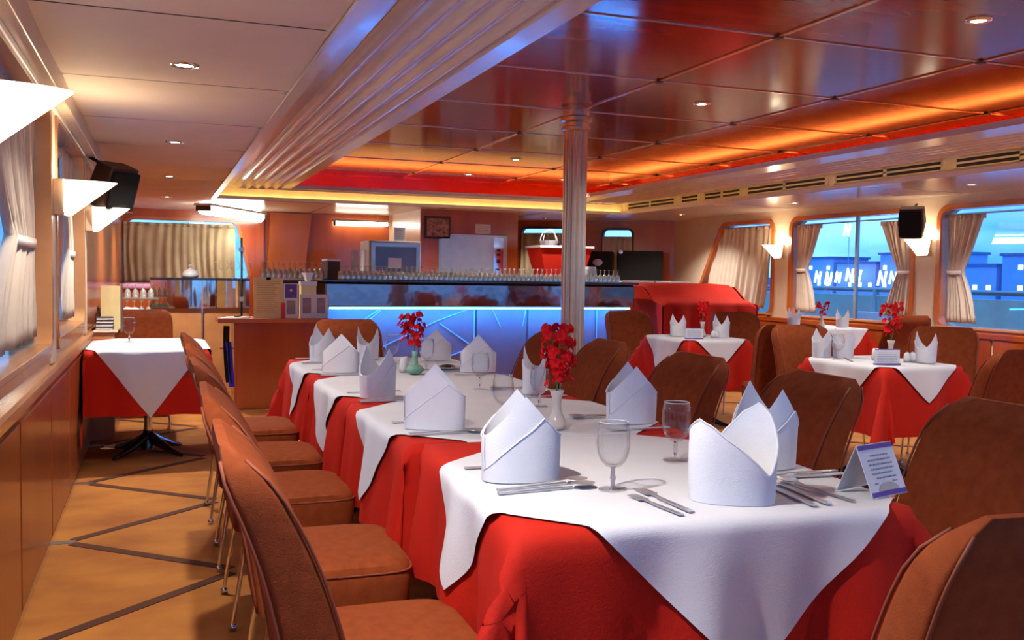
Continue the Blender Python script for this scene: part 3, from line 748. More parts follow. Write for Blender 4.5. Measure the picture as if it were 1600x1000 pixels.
cut('fork', 4.35, 4.36, 92, 'silver fork beside the right napkin of the larger right table', 'cutlery of the right tables')
cut('spoon', 3.98, 6.85, 60, 'silver spoon at the left edge of the small far table', 'cutlery of the right tables')

# ---------------------------------------------------------------- vases and orchids
def vase(prof, m, loc, label, h):
    t = thing('vase', label, 'vase', loc); obj('vase_body', lathe(B(), prof, 24), m, t, smooth=True)
    return t
ivory = [(0, 0), (.022, 0), (.030, .006), (.033, .018), (.027, .035), (.017, .055), (.014, .08), (.017, .105), (.024, .128), (.021, .128), (.013, .10), (.010, .08), (0, .078)]
green = [(0, 0), (.025, 0), (.042, .012), (.045, .025), (.035, .04), (.016, .05), (.013, .08), (.016, .115), (.013, .115), (.010, .08), (0, .078)]
pet = B()
for k in range(5):
    a = 2 * pi * k / 5 + .3
    def pf(i, j, a=a):
        L = .021 * i; w = .0105 * sin(pi * min(1, .12 + .88 * i)) ** .7 * (2 * j - 1)
        return (cos(a) * L - sin(a) * w, sin(a) * L + cos(a) * w, .007 * sin(i * 2.2) - .004 * i * i + .003 * abs(2 * j - 1))
    grid(pet, pf, 4, 2)
lathe(pet, [(0, .010), (.004, .007), (.003, 0)], 6)
pm_ = bpy.data.meshes.new('blossom'); pet.to_mesh(pm_); pet.free(); pm_.materials.append(MT['petal'])
def bouquet(loc, h, w, n, label, seed, z0=.11, s=1.0, dirs=((0, 0),)):
    rnd = random.Random(seed); t = thing('orchid_bouquet', label, 'flowers', loc)
    for q, (dx, dy) in enumerate(dirs):
        tip = Vector((dx, dy, z0 + h))
        base = Vector((0, 0, z0 - .02)); pts = [base.lerp(tip, i / 5) + Vector((dx * -.3 * sin(pi * i / 5), 0, 0)) for i in range(6)]
        obj('stem', tube(B(), pts, .0022, 5), 'stem', t)
        for k in range(n // len(dirs)):
            f = rnd.random() ** .85; c = base.lerp(tip, .18 + .82 * f); rr = w * (.35 + .65 * sin(pi * (.15 + .8 * f))) * rnd.uniform(.5, 1); a = rnd.uniform(0, 6.28)
            d = Vector((cos(a), sin(a), rnd.uniform(-.2, .9))).normalized()
            o = obj('blossom', None, me=pm_, parent=t); o.location = c + Vector((cos(a), sin(a), 0)) * rr + Vector((0, 0, .01))
            o.rotation_euler = d.to_track_quat('Z', 'Y').to_euler(); k_ = rnd.uniform(.5, .85) * s; o.scale = (k_, k_, k_)
    return t
V = [(1.215, 2.80, ivory, 'ivory', 'slim ivory vase in the middle of the long row', 'large spray of red orchids in the ivory vase of the long row', .21, .058, 90, 1.15, ((.02, 0), (-.015, .02), (0, -.02))),
     (1.19, 4.52, green, 'green', 'squat celadon green vase on the far half of the long row', 'red orchids in the celadon green vase', .18, .045, 80, 1.1, ((-.06, 0), (-.02, .02), (.01, -.01))),
     (4.26, 4.62, ivory, 'ivory', 'ivory vase on the larger right table', 'red orchids forking in two on the larger right table', .24, .032, 80, 1.1, ((-.07, 0), (.02, .01), (.06, -.02))),
     (4.27, 6.80, ivory, 'ivory', 'ivory vase on the small far table', 'red orchids on the small far table below the red drape', .17, .04, 50, 1.1, ((.03, 0), (-.02, 0))),
     (6.50, 8.05, ivory, 'ivory', 'ivory vase on the window table', 'small red orchids against the middle window', .14, .035, 45, 1.1, ((-.06, 0), (.07, 0)))]
for i, (x, y, pf_, m, lv, lb, h, w, n, s, dirs) in enumerate(V):
    vase(pf_, m, (x, y, NZ), lv, h); bouquet((x, y, NZ), h, w, n, lb, 90 + i, .112, s, dirs)

# ---------------------------------------------------------------- tent card, card holders, shakers
def words(bm, u0, u1, v, h, P, rnd, wd=.7):
    u = u0
    while u < u1:
        L = rnd.uniform(.004, .011) * wd; L = min(L, u1 - u)
        q = [P(u, v), P(u + L, v), P(u + L, v + h), P(u, v + h)]; bm.faces.new([bm.verts.new(p) for p in q]); u += L + .0022 * wd
def tent_card(loc, rz, label, w=.135, h=.115, d=.05, big=True):
    t = thing('tent_card', label, 'card', loc, rz)
    for sy, nme in ((-1, 'front_leaf'), (1, 'back_leaf')):
        bm = B(); vs = [bm.verts.new(p) for p in ((-w / 2, sy * d, 0), (w / 2, sy * d, 0), (w / 2, 0, h), (-w / 2, 0, h))]; bm.faces.new(vs); lf = obj(nme, solid(bm, .0012), 'paper', t)
        if sy > 0: continue
        e = .0016; L = math.hypot(d, h); P = lambda u, v: Vector((u, -d + d * v - e, h * v + e * .4))
        for v0, v1 in ((.015, .10), (.90, .985)):
            bm = B(); bm.faces.new([bm.verts.new(p) for p in (P(-w / 2 + .002, v0), P(w / 2 - .002, v0), P(w / 2 - .002, v1), P(-w / 2 + .002, v1))])
            obj('printed_border', bm, 'purple', lf)
        rnd = random.Random(5); bm = B()
        for k, (a, b) in enumerate(((-.03, .038), (-.045, .042), (-.045, .046), (-.043, .045), (-.043, .035), (-.03, .045), (.025, .044))): words(bm, a, b, .76 - k * .085, .028, P, rnd, .8)
        words(bm, -.045, -.03, .24, .028, P, rnd)
        obj('printed_text', bm, 'ink', lf)
        bm = B(); bm.faces.new([bm.verts.new(p - Vector((0, .0006, 0))) for p in [P(-.035 + .075 * (1 - cos(a)) / 2, .11 + .15 * sin(a)) for a in (pi * k / 12 for k in range(13))]]); obj('watermark_dome', bm, 'grey', lf)
tent_card((1.585, 1.765, NZ), R(14), 'white tent card with purple borders and small print at the near right corner')
def holder(loc, rz, label, w=.15, h=.085):
    t = thing('menu_holder', label, 'card holder', loc, rz)
    obj('holder_base', bx(-w / 2, w / 2, -.02, .02, 0, .008, bev=.002), 'purple', t)
    obj('card', bx(-w / 2, w / 2, -.003, .003, .006, h), 'paper', t)
    obj('top_band', bx(-w / 2, w / 2, -.004, .004, h - .002, h + .004), 'purple', t)
    rnd = random.Random(3); bm = B()
    for k in range(6): words(bm, -w * .40, w * .40, .018 + k * .010, .0035, lambda u, v: Vector((u, -.0036, v)), rnd, .8)
    obj('printed_text', bm, 'ink', t)
holder((4.05, 4.42, NZ), R(-14), 'white landscape card in a dark edged holder on the larger right table', .155, .09)
holder((4.08, 6.62, NZ), R(-12), 'white landscape card in a dark edged holder on the small far table', .15, .085)
def shaker(loc, label, first=[None]):
    if first[0] is None:
        t = thing('shaker', '', 'shaker'); obj('body', lathe(B(), [(0, 0), (.019, 0), (.021, .02), (.019, .045), (.012, .058), (0, .062)], 16), 'porcelain', t, smooth=True)
        obj('hole_cap', lathe(B(), [(.008, .0605), (.006, .063), (0, .064)], 12), 'silver', t, smooth=True); first[0] = t; c = t
    else: c = copy_tree(first[0])
    c.location = loc; tag(c, label, 'shaker', 'salt and pepper shakers')
shaker((4.305, 4.53, NZ), 'white porcelain shaker beside the ivory vase on the larger right table')
shaker((4.35, 4.53, NZ), 'white porcelain shaker beside the napkin on the larger right table')
shaker((4.30, 6.68, NZ), 'white porcelain shaker, left one on the small far table')
shaker((4.335, 6.68, NZ), 'white porcelain shaker, right one on the small far table')
def jug(loc, label):
    t = thing('milk_jug', label, 'jug', loc); obj('body', lathe(B(), [(0, 0), (.022, 0), (.026, .02), (.022, .05), (.018, .075), (.016, .075), (.02, .05), (0, .01)], 16), 'porcelain', t, smooth=True)
    obj('handle', tube(B(), [(.02, 0, .06), (.04, 0, .055), (.042, 0, .03), (.024, 0, .02)], .003, 6), 'porcelain', t, smooth=True)
jug((4.18, 4.66, NZ), 'small white jug left of the vase on the larger right table')
jug((1.16, 4.62, NZ), 'small white jug left of the celadon vase')
tent_card((.98, 5.42, NZ), R(5), 'small photo tent card between far napkins of the long row', .08, .09, .03)
def dish(loc, label):
    t = thing('saucer', label, 'dish', loc); obj('plate', lathe(B(), [(0, .004), (.04, .004), (.07, .014), (.072, .013), (.042, 0), (0, 0)], 24), 'porcelain', t, smooth=True)
    obj('wafer_heap', lathe(B(), [(.045, .008), (.035, .02), (.01, .024), (0, .022)], 9), 'dark', t)
dish((1.42, 4.72, NZ), 'white saucer with brown packets right of the celadon vase')

# ================================================================ BAR
YBR = 9.0
def arcy(x): return YBR + .0 * x
bar = thing('bar_counter', 'long bar with black top, smoked mirror band and glowing blue front', 'bar counter', (0, 0, 0))
x0, x1 = 1.48, 4.80
obj('bar_body', bx(x0 + .02, x1 - .02, YBR + .18, YBR + .52, 0, .905), 'barwood', bar)
obj('mirror_band', bx(x0, x1, YBR, YBR + .5, .905, 1.15, bev=.02), 'barfront', bar)
obj('bar_top', bx(x0 - .03, x1 + .03, YBR - .03, YBR + .56, 1.15, 1.178, bev=.008), 'blacktop', bar)
obj('light_strip', bx(x0 + .05, x1 - .05, YBR + .012, YBR + .035, .893, .904), 'blue', bar)
xs_ = [x0, 2.45, 3.05, 3.62, 4.05, 4.42, x1]
for a, b in zip(xs_, xs_[1:]): obj('front_panel', bx(a + .012, b - .012, YBR + .155, YBR + .185, .10, .905, bev=.004), 'barwood', bar)
P_ = lambda x, z: (x, YBR + .146, z)
for (a, b), (c, d) in (((1.62, .60), (2.05, .89)), ((2.06, .88), (1.85, .70)), ((2.05, .50), (2.62, .76)), ((2.62, .76), (2.98, .89)), ((2.66, .74), (3.02, .50)), ((3.02, .50), (2.7, .38)), ((3.22, .89), (3.32, .70)), ((3.60, .89), (3.56, .70)), ((3.03, .12), (3.03, .89)), ((1.50, .89), (1.50, .3)), ((4.07, .15), (4.07, .89)), ((4.42, .15), (4.42, .89)), ((2.05, .5), (1.7, .3))):
    obj('light_tube', tube(B(), [P_(a, b), P_(c, d)], .006, 6), 'bluet', bar)
obj('plinth', bx(x0 + .05, x1 - .05, YBR + .12, YBR + .5, 0, .09), 'black', bar)
for k in range(0): light('bar_blue_lamp', 'POINT', (x0 + .35 + k * .66, YBR + .045, .872), 1.6, (.02, .12, 1), .02, parent=bar)
# upturned glasses on the bar
gm = bpy.data.meshes.new('bar_glass'); bm = lathe(B(), [(.022, .13), (.003, .126), (.003, .085), (.018, .072), (.026, .045), (.024, .0)], 8); bm.to_mesh(gm); bm.free(); gm.materials.append(MT['barglass'])
gm.polygons.foreach_set('use_smooth', [True] * len(gm.polygons))
for r in range(3):
    for k in range(58):
        x = 1.66 + k * .052 + (r % 2) * .026
        o = obj('wine_glass', None, me=gm, loc=(x, YBR + .07 + r * .055, 1.178)); tag(o, 'upturned stemmed glass in the dense rows on the bar top', 'glass', 'glasses lined up on the bar')
# white bucket with towel on the bar
b = thing('ice_bucket', 'white towel draped bucket on the bar right of the column', 'bucket', (4.35, YBR + .25, 1.178))
obj('bucket', lathe(B(), [(0, 0), (.07, 0), (.085, .15), (.08, .15), (.066, .01)], 20), 'silver', b, smooth='auto')
obj('towel', grid(B(), lambda a, c: ((.088 + .008 * sin(a * 2 * pi * 9) * c + .012 * c * (1 - c)) * cos(2 * pi * a) * (1.06 if c > .1 else 1.0), (.088 + .008 * sin(a * 2 * pi * 9) * c) * sin(2 * pi * a), .165 - .14 * c + .02 * sin(a * 4 * pi) * c), 60, 6, True), 'napkin', b, smooth=True)
# left mirrored bar part with black top
lb = thing('mirrored_bar', 'mirror clad bar end with black top behind the wall table', 'bar counter', (0, 0, 0))
YM = 9.9
def arcpts(n=10): return [(-.08 + .95 * i / n, YM + .10 * (1 - sin(pi * (.15 + .7 * i / n)))) for i in range(n + 1)]
ap = arcpts()
def arcslab(z0, z1, dy0, dy1, ap=ap):
    bm = B(); rows = []
    for x, y in ap: rows.append([bm.verts.new(p) for p in ((x, y + dy0, z0), (x, y + dy1, z0), (x, y + dy1, z1), (x, y + dy0, z1))])
    for a, c in zip(rows, rows[1:]):
        for k in range(4): bm.faces.new((a[k], a[(k + 1) % 4], c[(k + 1) % 4], c[k]))
    bm.faces.new(rows[0]); bm.faces.new(rows[-1][::-1]); bmesh.ops.recalc_face_normals(bm, faces=bm.faces); return bm
obj('mirror_panel', arcslab(.86, 1.14, 0, .05), 'mirror', lb, smooth='auto')
obj('bar_top', arcslab(1.14, 1.165, -.04, .40), 'blacktop', lb, smooth='auto')
obj('lower_panel', arcslab(.02, .86, .04, .10), 'woodl', lb, smooth='auto')
obj('seam_post', bx(.40, .415, YM + .0, YM + .03, .02, 1.14), 'seam', lb)
# wooden service counter in front of the bar gap
sc_ = thing('service_counter', 'orange wood reception counter at the left end of the bar', 'counter', (0, 0, 0))
obj('worktop', bx(.48, 1.47, 8.52, 8.98, .785, .825, bev=.006), 'woodw', sc_)
obj('front_panel', bx(.64, 1.46, 8.58, 8.60, .02, .785, bev=.004), 'wood', sc_)
obj('side_panel', bx(.62, .64, 8.58, 8.95, .02, .785), 'wood', sc_)
obj('plinth', bx(.66, 1.45, 8.595, 8.62, 0, .03), 'woodl', sc_)
obj('hinge_plate', bx(.50, .62, 8.60, 8.62, .55, .565), 'chrome', sc_)
CZ = .825
def panel_item(name, x0, x1, y, z0, z1, m, label, cat, tilt=0, th=.004, extra=None):
    t = thing(name, label, cat, ((x0 + x1) / 2, y, z0)); w = (x1 - x0) / 2; h = z1 - z0
    s = obj('sheet', bx(-w, w, -th / 2, th / 2, 0, h), m, t, rot=(-tilt, 0, 0))
    if extra: extra(t, w, h)
    return t
def yb(t, w, h):
    bm = B(); rnd = random.Random(2)
    for k in range(16): words(bm, -w * .8, w * rnd.uniform(.3, .8), h * (.9 - k * .052), h * .012, lambda u, v: Vector((u, -.003, v)), rnd, 1.6)
    obj('printed_text', bm, mat('brown menu print', (.45, .33, .10)), t); obj('clip', bx(-.02, .02, -.008, .004, h - .02, h + .005, bev=.002), 'black', t)
panel_item('menu_board', .79, 1.045, 8.62, CZ, CZ + .36, 'yellow', 'tall yellow menu board with a black clip on the wooden counter', 'menu', extra=yb)
def lf1(t, w, h): obj('photo_print', bx(-w * .8, w * .8, -.004, -.002, h * .58, h * .98), 'purple', t); obj('emblem', lathe(B(), [(0, 0), (.012, 0)], 12), 'yellow', t, loc=(0, -.0045, h * .8), rot=(pi / 2, 0, 0)); obj('photo', bx(-w * .6, w * .6, -.004, -.002, h * .1, h * .5), 'photo', t)
panel_item('leaflet', 1.055, 1.185, 8.66, CZ, CZ + .31, 'paper', 'purple and white leaflet standing right of the yellow board', 'leaflet', extra=lf1)
def pf1(t, w, h): obj('photo', bx(-w * .6, w * .6, -.005, -.002, h * .2, h * .85), 'photo', t)
panel_item('photo_frame', 1.19, 1.315, 8.60, CZ, CZ + .215, 'paper', 'pale framed photo card, left one of two on the counter', 'photo frame', extra=pf1)
panel_item('photo_frame', 1.32, 1.445, 8.61, CZ, CZ + .215, 'paper', 'pale framed photo card, right one of two on the counter', 'photo frame', extra=pf1)
panel_item('price_tag', 1.02, 1.06, 8.57, CZ + .0, CZ + .14, mat('red tag', (.6, .03, .02)), 'small red tag against the yellow menu board', 'tag')
t = thing('tissue_box', 'yellow sided tissue box behind the photo frames with a tissue', 'box', (1.29, 8.8, CZ)); obj('box', bx(-.07, .07, -.06, .06, 0, .30, bev=.004), 'yellow', t); obj('lid', bx(-.075, .075, -.065, .065, .29, .33, bev=.004), 'cornice', t)
obj('tissue', grid(B(), lambda a, c: ((.02 + .03 * c) * cos(6.28 * a) * (1 + .3 * sin(a * 20)), (.02 + .01 * c) * sin(6.28 * a), .33 + .08 * c), 16, 4, True), 'napkin', t, smooth=True)
for k, (x, y, a) in enumerate(((.60, 8.66, 5), (.70, 8.70, -8), (.66, 8.76, 15))):
    t = thing('paper_sheet', ['loose white paper at the left end of the counter', 'loose white paper overlapping on the counter', 'folded paper at the back of the counter'][k], 'paper', (x, y, CZ + .001 + .002 * k), R(a)); obj('sheet', bx(-.09, .09, -.06, .06, 0, .002), 'paper', t)
t = thing('pen', 'dark pen lying on the counter papers', 'pen', (.66, 8.70, CZ + .008), R(60)); obj('barrel', tube(B(), [(-.06, 0, .004), (.06, 0, .004)], .004, 8), 'black', t)
t = thing('tap_stand', 'thin black upright pole at the counter left of the yellow board', 'stand', (.72, 9.05, 0)); obj('pole', tube(B(), [(0, 0, 0), (0, 0, 1.55)], .010, 8), 'black', t, smooth=True); obj('clamp', bx(-.025, .025, -.02, .02, 1.42, 1.46, bev=.004), 'silver', t); obj('clamp', bx(-.02, .02, -.02, .02, .96, 1.0, bev=.004), 'silver', t); obj('foot', lathe(B(), [(.09, 0), (.09, .015), (.012, .03)], 16), 'black', t)
t = thing('shoulder_bag', 'bright blue strap hanging from the counter end', 'bag', (.53, 8.58, 0)); obj('strap', grid(B(), lambda a, c: (.0 + .05 * a - .02 * c + .04 * c * c, -.03 * a, .76 - .50 * c), 1, 10), 'black', t); obj('bag', grid(B(), lambda a, c: (.015 + .05 * a + .03 * c, -.012 - .01 * sin(6.28 * a), .62 - .40 * c), 8, 6), 'blueb', t, smooth=True)
# glasses on left bar top
def bigglass(x, y, s, label, first=[None], z=1.165, up=False):
    if first[0] is None:
        t = thing('balloon_glass', '', 'glass')
        obj('bowl', lathe(B(), [(.005, .07), (.03, .08), (.045, .10), (.047, .12), (.04, .15), (.034, .165)], 20), 'glass', t, smooth=True)
        obj('stem', lathe(B(), [(.032, 0), (.006, .006), (.0045, .04), (.006, .07)], 14), 'glass', t, smooth=True); first[0] = t; c = t
    else: c = copy_tree(first[0])
    c.location = (x, y, z); c.scale = (s, s, s); tag(c, label, 'glass', 'balloon glasses on the mirrored bar')
for x, d in ((.50, 'leftmost balloon glass by the window edge'), (.62, 'balloon glass left of the black pole'), (.73, 'balloon glass right behind the black pole'), (.84, 'rightmost balloon glass on the mirrored bar')): bigglass(x, 10.0, 1.1, d)
t = thing('tied_bag', 'small knotted white plastic bag on the mirrored bar', 'bag', (.30, 10.02, 1.165))
obj('bag', lathe(B(), [(0, 0), (.07, 0), (.085, .03), (.065, .07), (.02, .09), (.012, .10)], 14), 'porcelain', t, smooth=True); obj('knot', lathe(B(), [(.012, .10), (.022, .125), (0, .14)], 8), 'porcelain', t)
# back shelf with rows of glasses right of the pole
t = thing('glass_rack', 'shelf with dark end panel behind the wooden counter', 'shelf', (0, 0, 0)); obj('shelf_board', bx(.98, 1.72, 10.15, 10.5, 1.15, 1.17), 'cornice', t); obj('end_panel', bx(1.70, 1.83, 10.15, 10.5, .9, 1.36), 'dark', t); obj('cap', bx(1.69, 1.84, 10.13, 10.5, 1.36, 1.385, bev=.004), 'cornice', t); obj('support', bx(1.0, 1.7, 10.4, 10.45, 0, 1.15), 'dark', t)
for r in range(2):
    for k in range(12):
        o = obj('wine_glass', None, me=gm, loc=(1.02 + k * .056 + r * .02, 10.2 + r * .08, 1.17)); o.scale = (1.15, 1.15, 1.35); tag(o, 'upturned glass in the short row on the rack behind the counter', 'glass', 'glasses on the rack behind the counter')
# jade shelf with glasses at far left
t = thing('glass_shelf', 'green edged glass shelf stacked with glasses at the left', 'shelf', (0, 0, 0)); obj('shelf_board', bx(-.44, -.05, 9.3, 9.6, .78, .80), 'tile', t); obj('cabinet', bx(-.44, -.06, 9.32, 9.6, 0, .78), 'cream', t); obj('upper_board', bx(-.44, .0, 9.45, 9.6, .965, .975), 'tile', t)
for r in range(2):
    for k in range(6):
        o = obj('wine_glass', None, me=gm, loc=(-.40 + k * .062, 9.38 + r * .12, .80)); o.scale = (1.1, 1.1, 1.15); tag(o, 'stemmed glass on the lower green edged shelf', 'glass', 'glasses on the green shelf')
for k in range(6):
    o = obj('wine_glass', None, me=gm, loc=(-.41 + k * .068, 9.52, .975)); o.scale = (1.1, 1.1, 1.0); tag(o, 'stemmed glass on the upper green edged shelf', 'glass', 'glasses on the upper green shelf')
t = thing('folded_cloth', 'white cloth lying among the glasses on the green shelf', 'cloth', (-.24, 9.34, .80)); obj('cloth', grid(B(), lambda a, c: (-.09 + .18 * a, -.03 + .02 * c, .10 * sin(pi * a) ** .4 * c + .01 * sin(9 * a)), 14, 6), 'napkin', t, smooth=True)
t = thing('window_bench', 'lilac topped ledge under the olive curtain', 'bench', (0, 0, 0)); obj('bench_body', bx(-.44, .7, 12.4, 13.9, 0, 1.0), 'wood', t); obj('bench_top', bx(-.45, .72, 12.35, 13.95, 1.0, 1.06, bev=.02), 'lilac', t)
# items on the left ledge side
t = thing('menu_folder', 'yellow folder standing at the left wall past the windows', 'folder', (-.40, 7.55, .80), R(-12)); obj('cover', bx(-.0, .14, -.004, .004, 0, .32), 'yellow', t); obj('edge', bx(.14, .15, -.01, .01, -.02, .34), 'silver', t)
t = thing('side_cabinet', 'narrow cream cabinet at the left wall beyond the wall table', 'cabinet', (0, 0, 0)); obj('body', bx(-.46, -.30, 7.35, 8.15, 0, .785, bev=.006), 'woodl', t); obj('top', bx(-.465, -.28, 7.33, 8.17, .785, .80, bev=.004), 'cream', t)
for k in range(4):
    t = thing('book', ['bottom dark red book of the stack on the side cabinet', 'second book from the bottom on the side cabinet', 'third book from the bottom on the side cabinet', 'top book of the stack on the side cabinet'][k], 'book', (-.38, 7.45, .80 + .024 * k), R(3 * k - 4), 'books on the side cabinet')
    obj('pages', bx(-.045, .066, -.05, .05, .003, .019), 'paper', t); obj('cover', bx(-.05, .07, -.055, .055, 0, .003), 'dark', t); obj('cover', bx(-.05, .07, -.055, .055, .019, .022), 'dark', t)
for k in range(5):
    t = thing('small_bottle', ['little dark bottle closest to the stacked books', 'second little dark bottle behind the stacked books', 'middle one of five little dark bottles by the yellow folder', 'fourth little dark bottle, next to the last', 'farthest little dark bottle from the stacked books'][k], 'bottle', (-.42 + .02 * k, 7.60 + .07 * k, .80), 0, 'dark bottles on the side cabinet'); obj('bottle_body', lathe(B(), [(0, 0), (.022, 0), (.022, .10), (.008, .13), (.008, .16), (0, .16)], 10), 'dark', t, smooth='auto'); obj('cap', lathe(B(), [(.009, .155), (.009, .17), (0, .17)], 8), 'grey', t)

# ---------------------------------------------------------------- back of the bar
t = thing('drinks_cooler', 'grey glass fronted drinks cooler behind the bar', 'fridge', (2.52, 10.9, 0))
obj('cabinet', bx(-.22, .40, -.02, .5, .85, 1.62, bev=.01), 'grey', t); dr = obj('door', bx(-.20, .39, -.05, -.02, 1.0, 1.60, bev=.006), 'silver', t); obj('door_pane', bx(-.15, .34, -.054, -.049, 1.02, 1.55), mat('dark cooler glass', (.10, .07, .09), (.16, .11, .10), .08, 3), dr)
obj('lit_shelf', bx(.0, .16, -.056, -.052, 1.30, 1.42), 'cornice', dr); obj('stand', bx(-.22, .40, 0, .5, 0, .85), 'dark', t)
t = thing('price_board', 'white lettered sign standing on the drinks cooler', 'sign', (2.68, 10.95, 1.622)); obj('board', bx(-.065, .065, -.005, .005, 0, .16), 'paper', t)
bm = B(); rnd = random.Random(9)
for k in range(5): words(bm, -.045, .045, .03 + .025 * k, .006, lambda u, v: Vector((u, -.006, v)), rnd, 1.5)
obj('printed_text', bm, 'ink', t)
t = thing('paper_towel', 'white folded towel beside the drinks cooler', 'towel', (2.16, 10.8, .882)); obj('towel', grid(B(), lambda a, c: (-.06 + .13 * a + .05 * c * (a - .5), -.02 * sin(pi * a) + .01 * sin(9 * a), .62 * c), 12, 6), 'napkin', t, smooth=True)
obj('towel_rail', bx(-.07, .07, .0, .01, -.02, .0), 'silver', t)
t = thing('back_counter', 'dark low worktop behind the bar', 'counter', (0, 0, 0)); obj('carcase', bx(1.9, 2.28, 10.85, 11.5, 0, .84), 'dark', t); obj('worktop', bx(1.88, 2.28, 10.7, 11.5, .84, .86), 'silver', t)
# wood box wall with lift
bw = st('wall_core', bx(3.28, 4.66, 12.2, YB, 0, ZC), 'wood')
st('lit_core_side', bx(3.265, 3.28, 12.2, YB, 0, ZC), 'cream', bw)  # cream facing puts the light falling on this side into its colour
t = thing('dumbwaiter', 'brushed steel serving lift door in the wood wall', 'lift', (4.0, 12.2, 1.0)); obj('frame', bx(-.48, .50, -.02, 0, -.3, .78, bev=.004), 'silver', t); obj('door', bx(-.45, .22, -.03, -.018, -.3, .75), 'silver', t)
cp = obj('control_strip', bx(.30, .44, -.032, -.018, -.3, .74), 'chrome', t)
for k, z in enumerate((.56, .50, .40, .30, .22, .14)): obj('button', bx(.345, .395, -.038, -.03, z, z + (.045 if k == 2 else .025)), 'black', cp)
t = thing('wall_picture', 'small dark framed group photograph on the wood wall', 'picture', (3.50, 12.2, 1.86)); obj('frame', bx(-.18, .18, -.03, -.002, -.15, .15, bev=.006), 'dark', t); obj('picture', bx(-.15, .15, -.034, -.029, -.12, .12), mat('brown crowd photograph', (.55, .25, .12), (.06, .03, .02), .3, 22), t)
t = thing('wall_notice', 'white notice on the wood wall right of the picture', 'sign', (4.15, 12.2, 1.86)); obj('sheet', bx(-.11, .11, -.008, -.002, -.065, .065), 'paper', t)
bm = B()
for k in range(4): words(bm, -.08, .08, -.04 + .022 * k, .006, lambda u, v: Vector((u, -.009, v)), rnd, 1.8)
obj('printed_text', bm, 'ink', t)
# slanted wood upright on back wall
st('trim_8', bx(1.30, 1.42, YB - .05, YB, 0, ZC), 'wood'); 
bm = B(); vs = [bm.verts.new(p) for p in ((1.95, YB - .03, .9), (2.10, YB - .03, 2.08), (1.5, YB - .12, 2.08), (1.45, YB - .12, .9))]; bm.faces.new(vs); st('trim_9', solid(bm, .02), 'woodw')
# white shelf and red stand right of the core
t = thing('red_stand', 'red draped stand with a white top beside the column', 'stand', (0, 0, 0))
bm = B(); lv = [(4.72, 5.25, 11.3, 11.7, 1.2), (4.62, 5.35, 11.25, 11.75, 1.60)]; r_ = []
for a, b2, c, d, z in lv: r_.append([bm.verts.new(p) for p in ((a, c, z), (b2, c, z), (b2, d, z), (a, d, z))])
for k in range(4): bm.faces.new((r_[0][k], r_[0][(k + 1) % 4], r_[1][(k + 1) % 4], r_[1][k]))
bm.faces.new(r_[0][::-1]); bm.faces.new(r_[1]); obj('red_bin', bm, 'red', t); obj('white_top', bx(4.60, 5.37, 11.22, 11.77, 1.60, 1.63, bev=.004), 'porcelain', t); obj('post', bx(4.8, 5.15, 11.4, 11.6, 0, 1.2), 'dark', t)
t = thing('wire_basket', 'white basket with hoop handle on the red stand', 'basket', (4.80, 11.42, 1.63)); obj('basket', lathe(B(), [(.10, 0), (.13, .07), (.125, .07), (.095, .005)], 16), 'porcelain', t)
obj('handle', tube(B(), [(.12 * cos(a), 0, .06 + .14 * sin(a)) for a in (pi * k / 12 for k in range(13))], .006, 6), 'porcelain', t); obj('handle', tube(B(), [(.03 + .09 * cos(a), .04, .06 + .16 * sin(a)) for a in (pi * k / 12 for k in range(13))], .006, 6), 'porcelain', t)
light('shelf_lamp', 'SPOT', (4.9, 11.5, 2.05), 35, (1, .75, .6), .04, 80)
# PA gear
t = thing('loudspeaker_cabinet', 'tall black loudspeaker with silver oval badge behind the bar end', 'loudspeaker', (6.05, 12.45, 0), R(-30)); obj('cabinet', bx(-.20, .20, -.15, .15, .60, 1.60, bev=.01), 'black', t); obj('badge', lathe(B(), [(0, 0), (.05, .001), (.05, .006), (0, .008)], 20, sx=1.4), 'silver', t, loc=(-.02, -.152, 1.44), rot=(pi / 2, 0, 0)); obj('pedestal', bx(-.2, .2, -.15, .15, 0, .6), 'dark', t)
t = thing('television', 'black flat television at the far end near the bow windows', 'television', (6.62, 12.28, 0), R(-14)); obj('screen', bx(-.34, .34, -.03, .03, 1.13, 1.62, bev=.008), 'black', t); obj('stand', bx(-.3, .3, -.12, .12, .5, 1.12, bev=.01), 'dark', t); obj('cabinet', bx(-.35, .35, -.16, .16, 0, .5), 'dark', t); obj('power_badge', lathe(B(), [(0, 0), (.03, .001), (.03, .006), (0, .008)], 16), 'seam', t, loc=(-.30, -.035, 1.60), rot=(pi / 2, 0, 0))
t = thing('white_console', 'low white console top right of the bar', 'console', (0, 0, 0)); obj('top', bx(5.45, 6.45, 10.6, 10.9, 1.12, 1.19, bev=.006), 'cornice', t); obj('body', bx(5.5, 6.4, 10.65, 10.9, 0, 1.12), 'cream', t); obj('divider', bx(5.93, 5.94, 10.595, 10.61, 1.12, 1.19), 'dark', t)
t = thing('dark_plant', 'dark flower arrangement before the far curtain beside the column', 'plant', (5.45, 12.5, 0)); obj('pot', lathe(B(), [(0, .9), (.07, .9), (.10, 1.15), (.08, 1.15)], 14), 'dark', t, smooth=True); obj('pot_stand', lathe(B(), [(.12, 0), (.10, .9), (0, .9)], 12), 'dark', t)
for k in range(26):
    a = random.uniform(0, 6.28); r = random.uniform(.02, .2); z = random.uniform(1.2, 1.72)
    o = obj('bloom' if k % 3 == 0 else 'leaf', None, me=pm_, parent=t); o.location = (r * cos(a), r * sin(a), z); o.scale = (3, 3, 3); o.rotation_euler = (random.uniform(-1.5, 1.5), random.uniform(-1.5, 1.5), a)
    if k % 3:
        if k == 1: lm = pm_.copy(); lm.materials.clear(); lm.materials.append(MT['shore'])
        o.data = lm
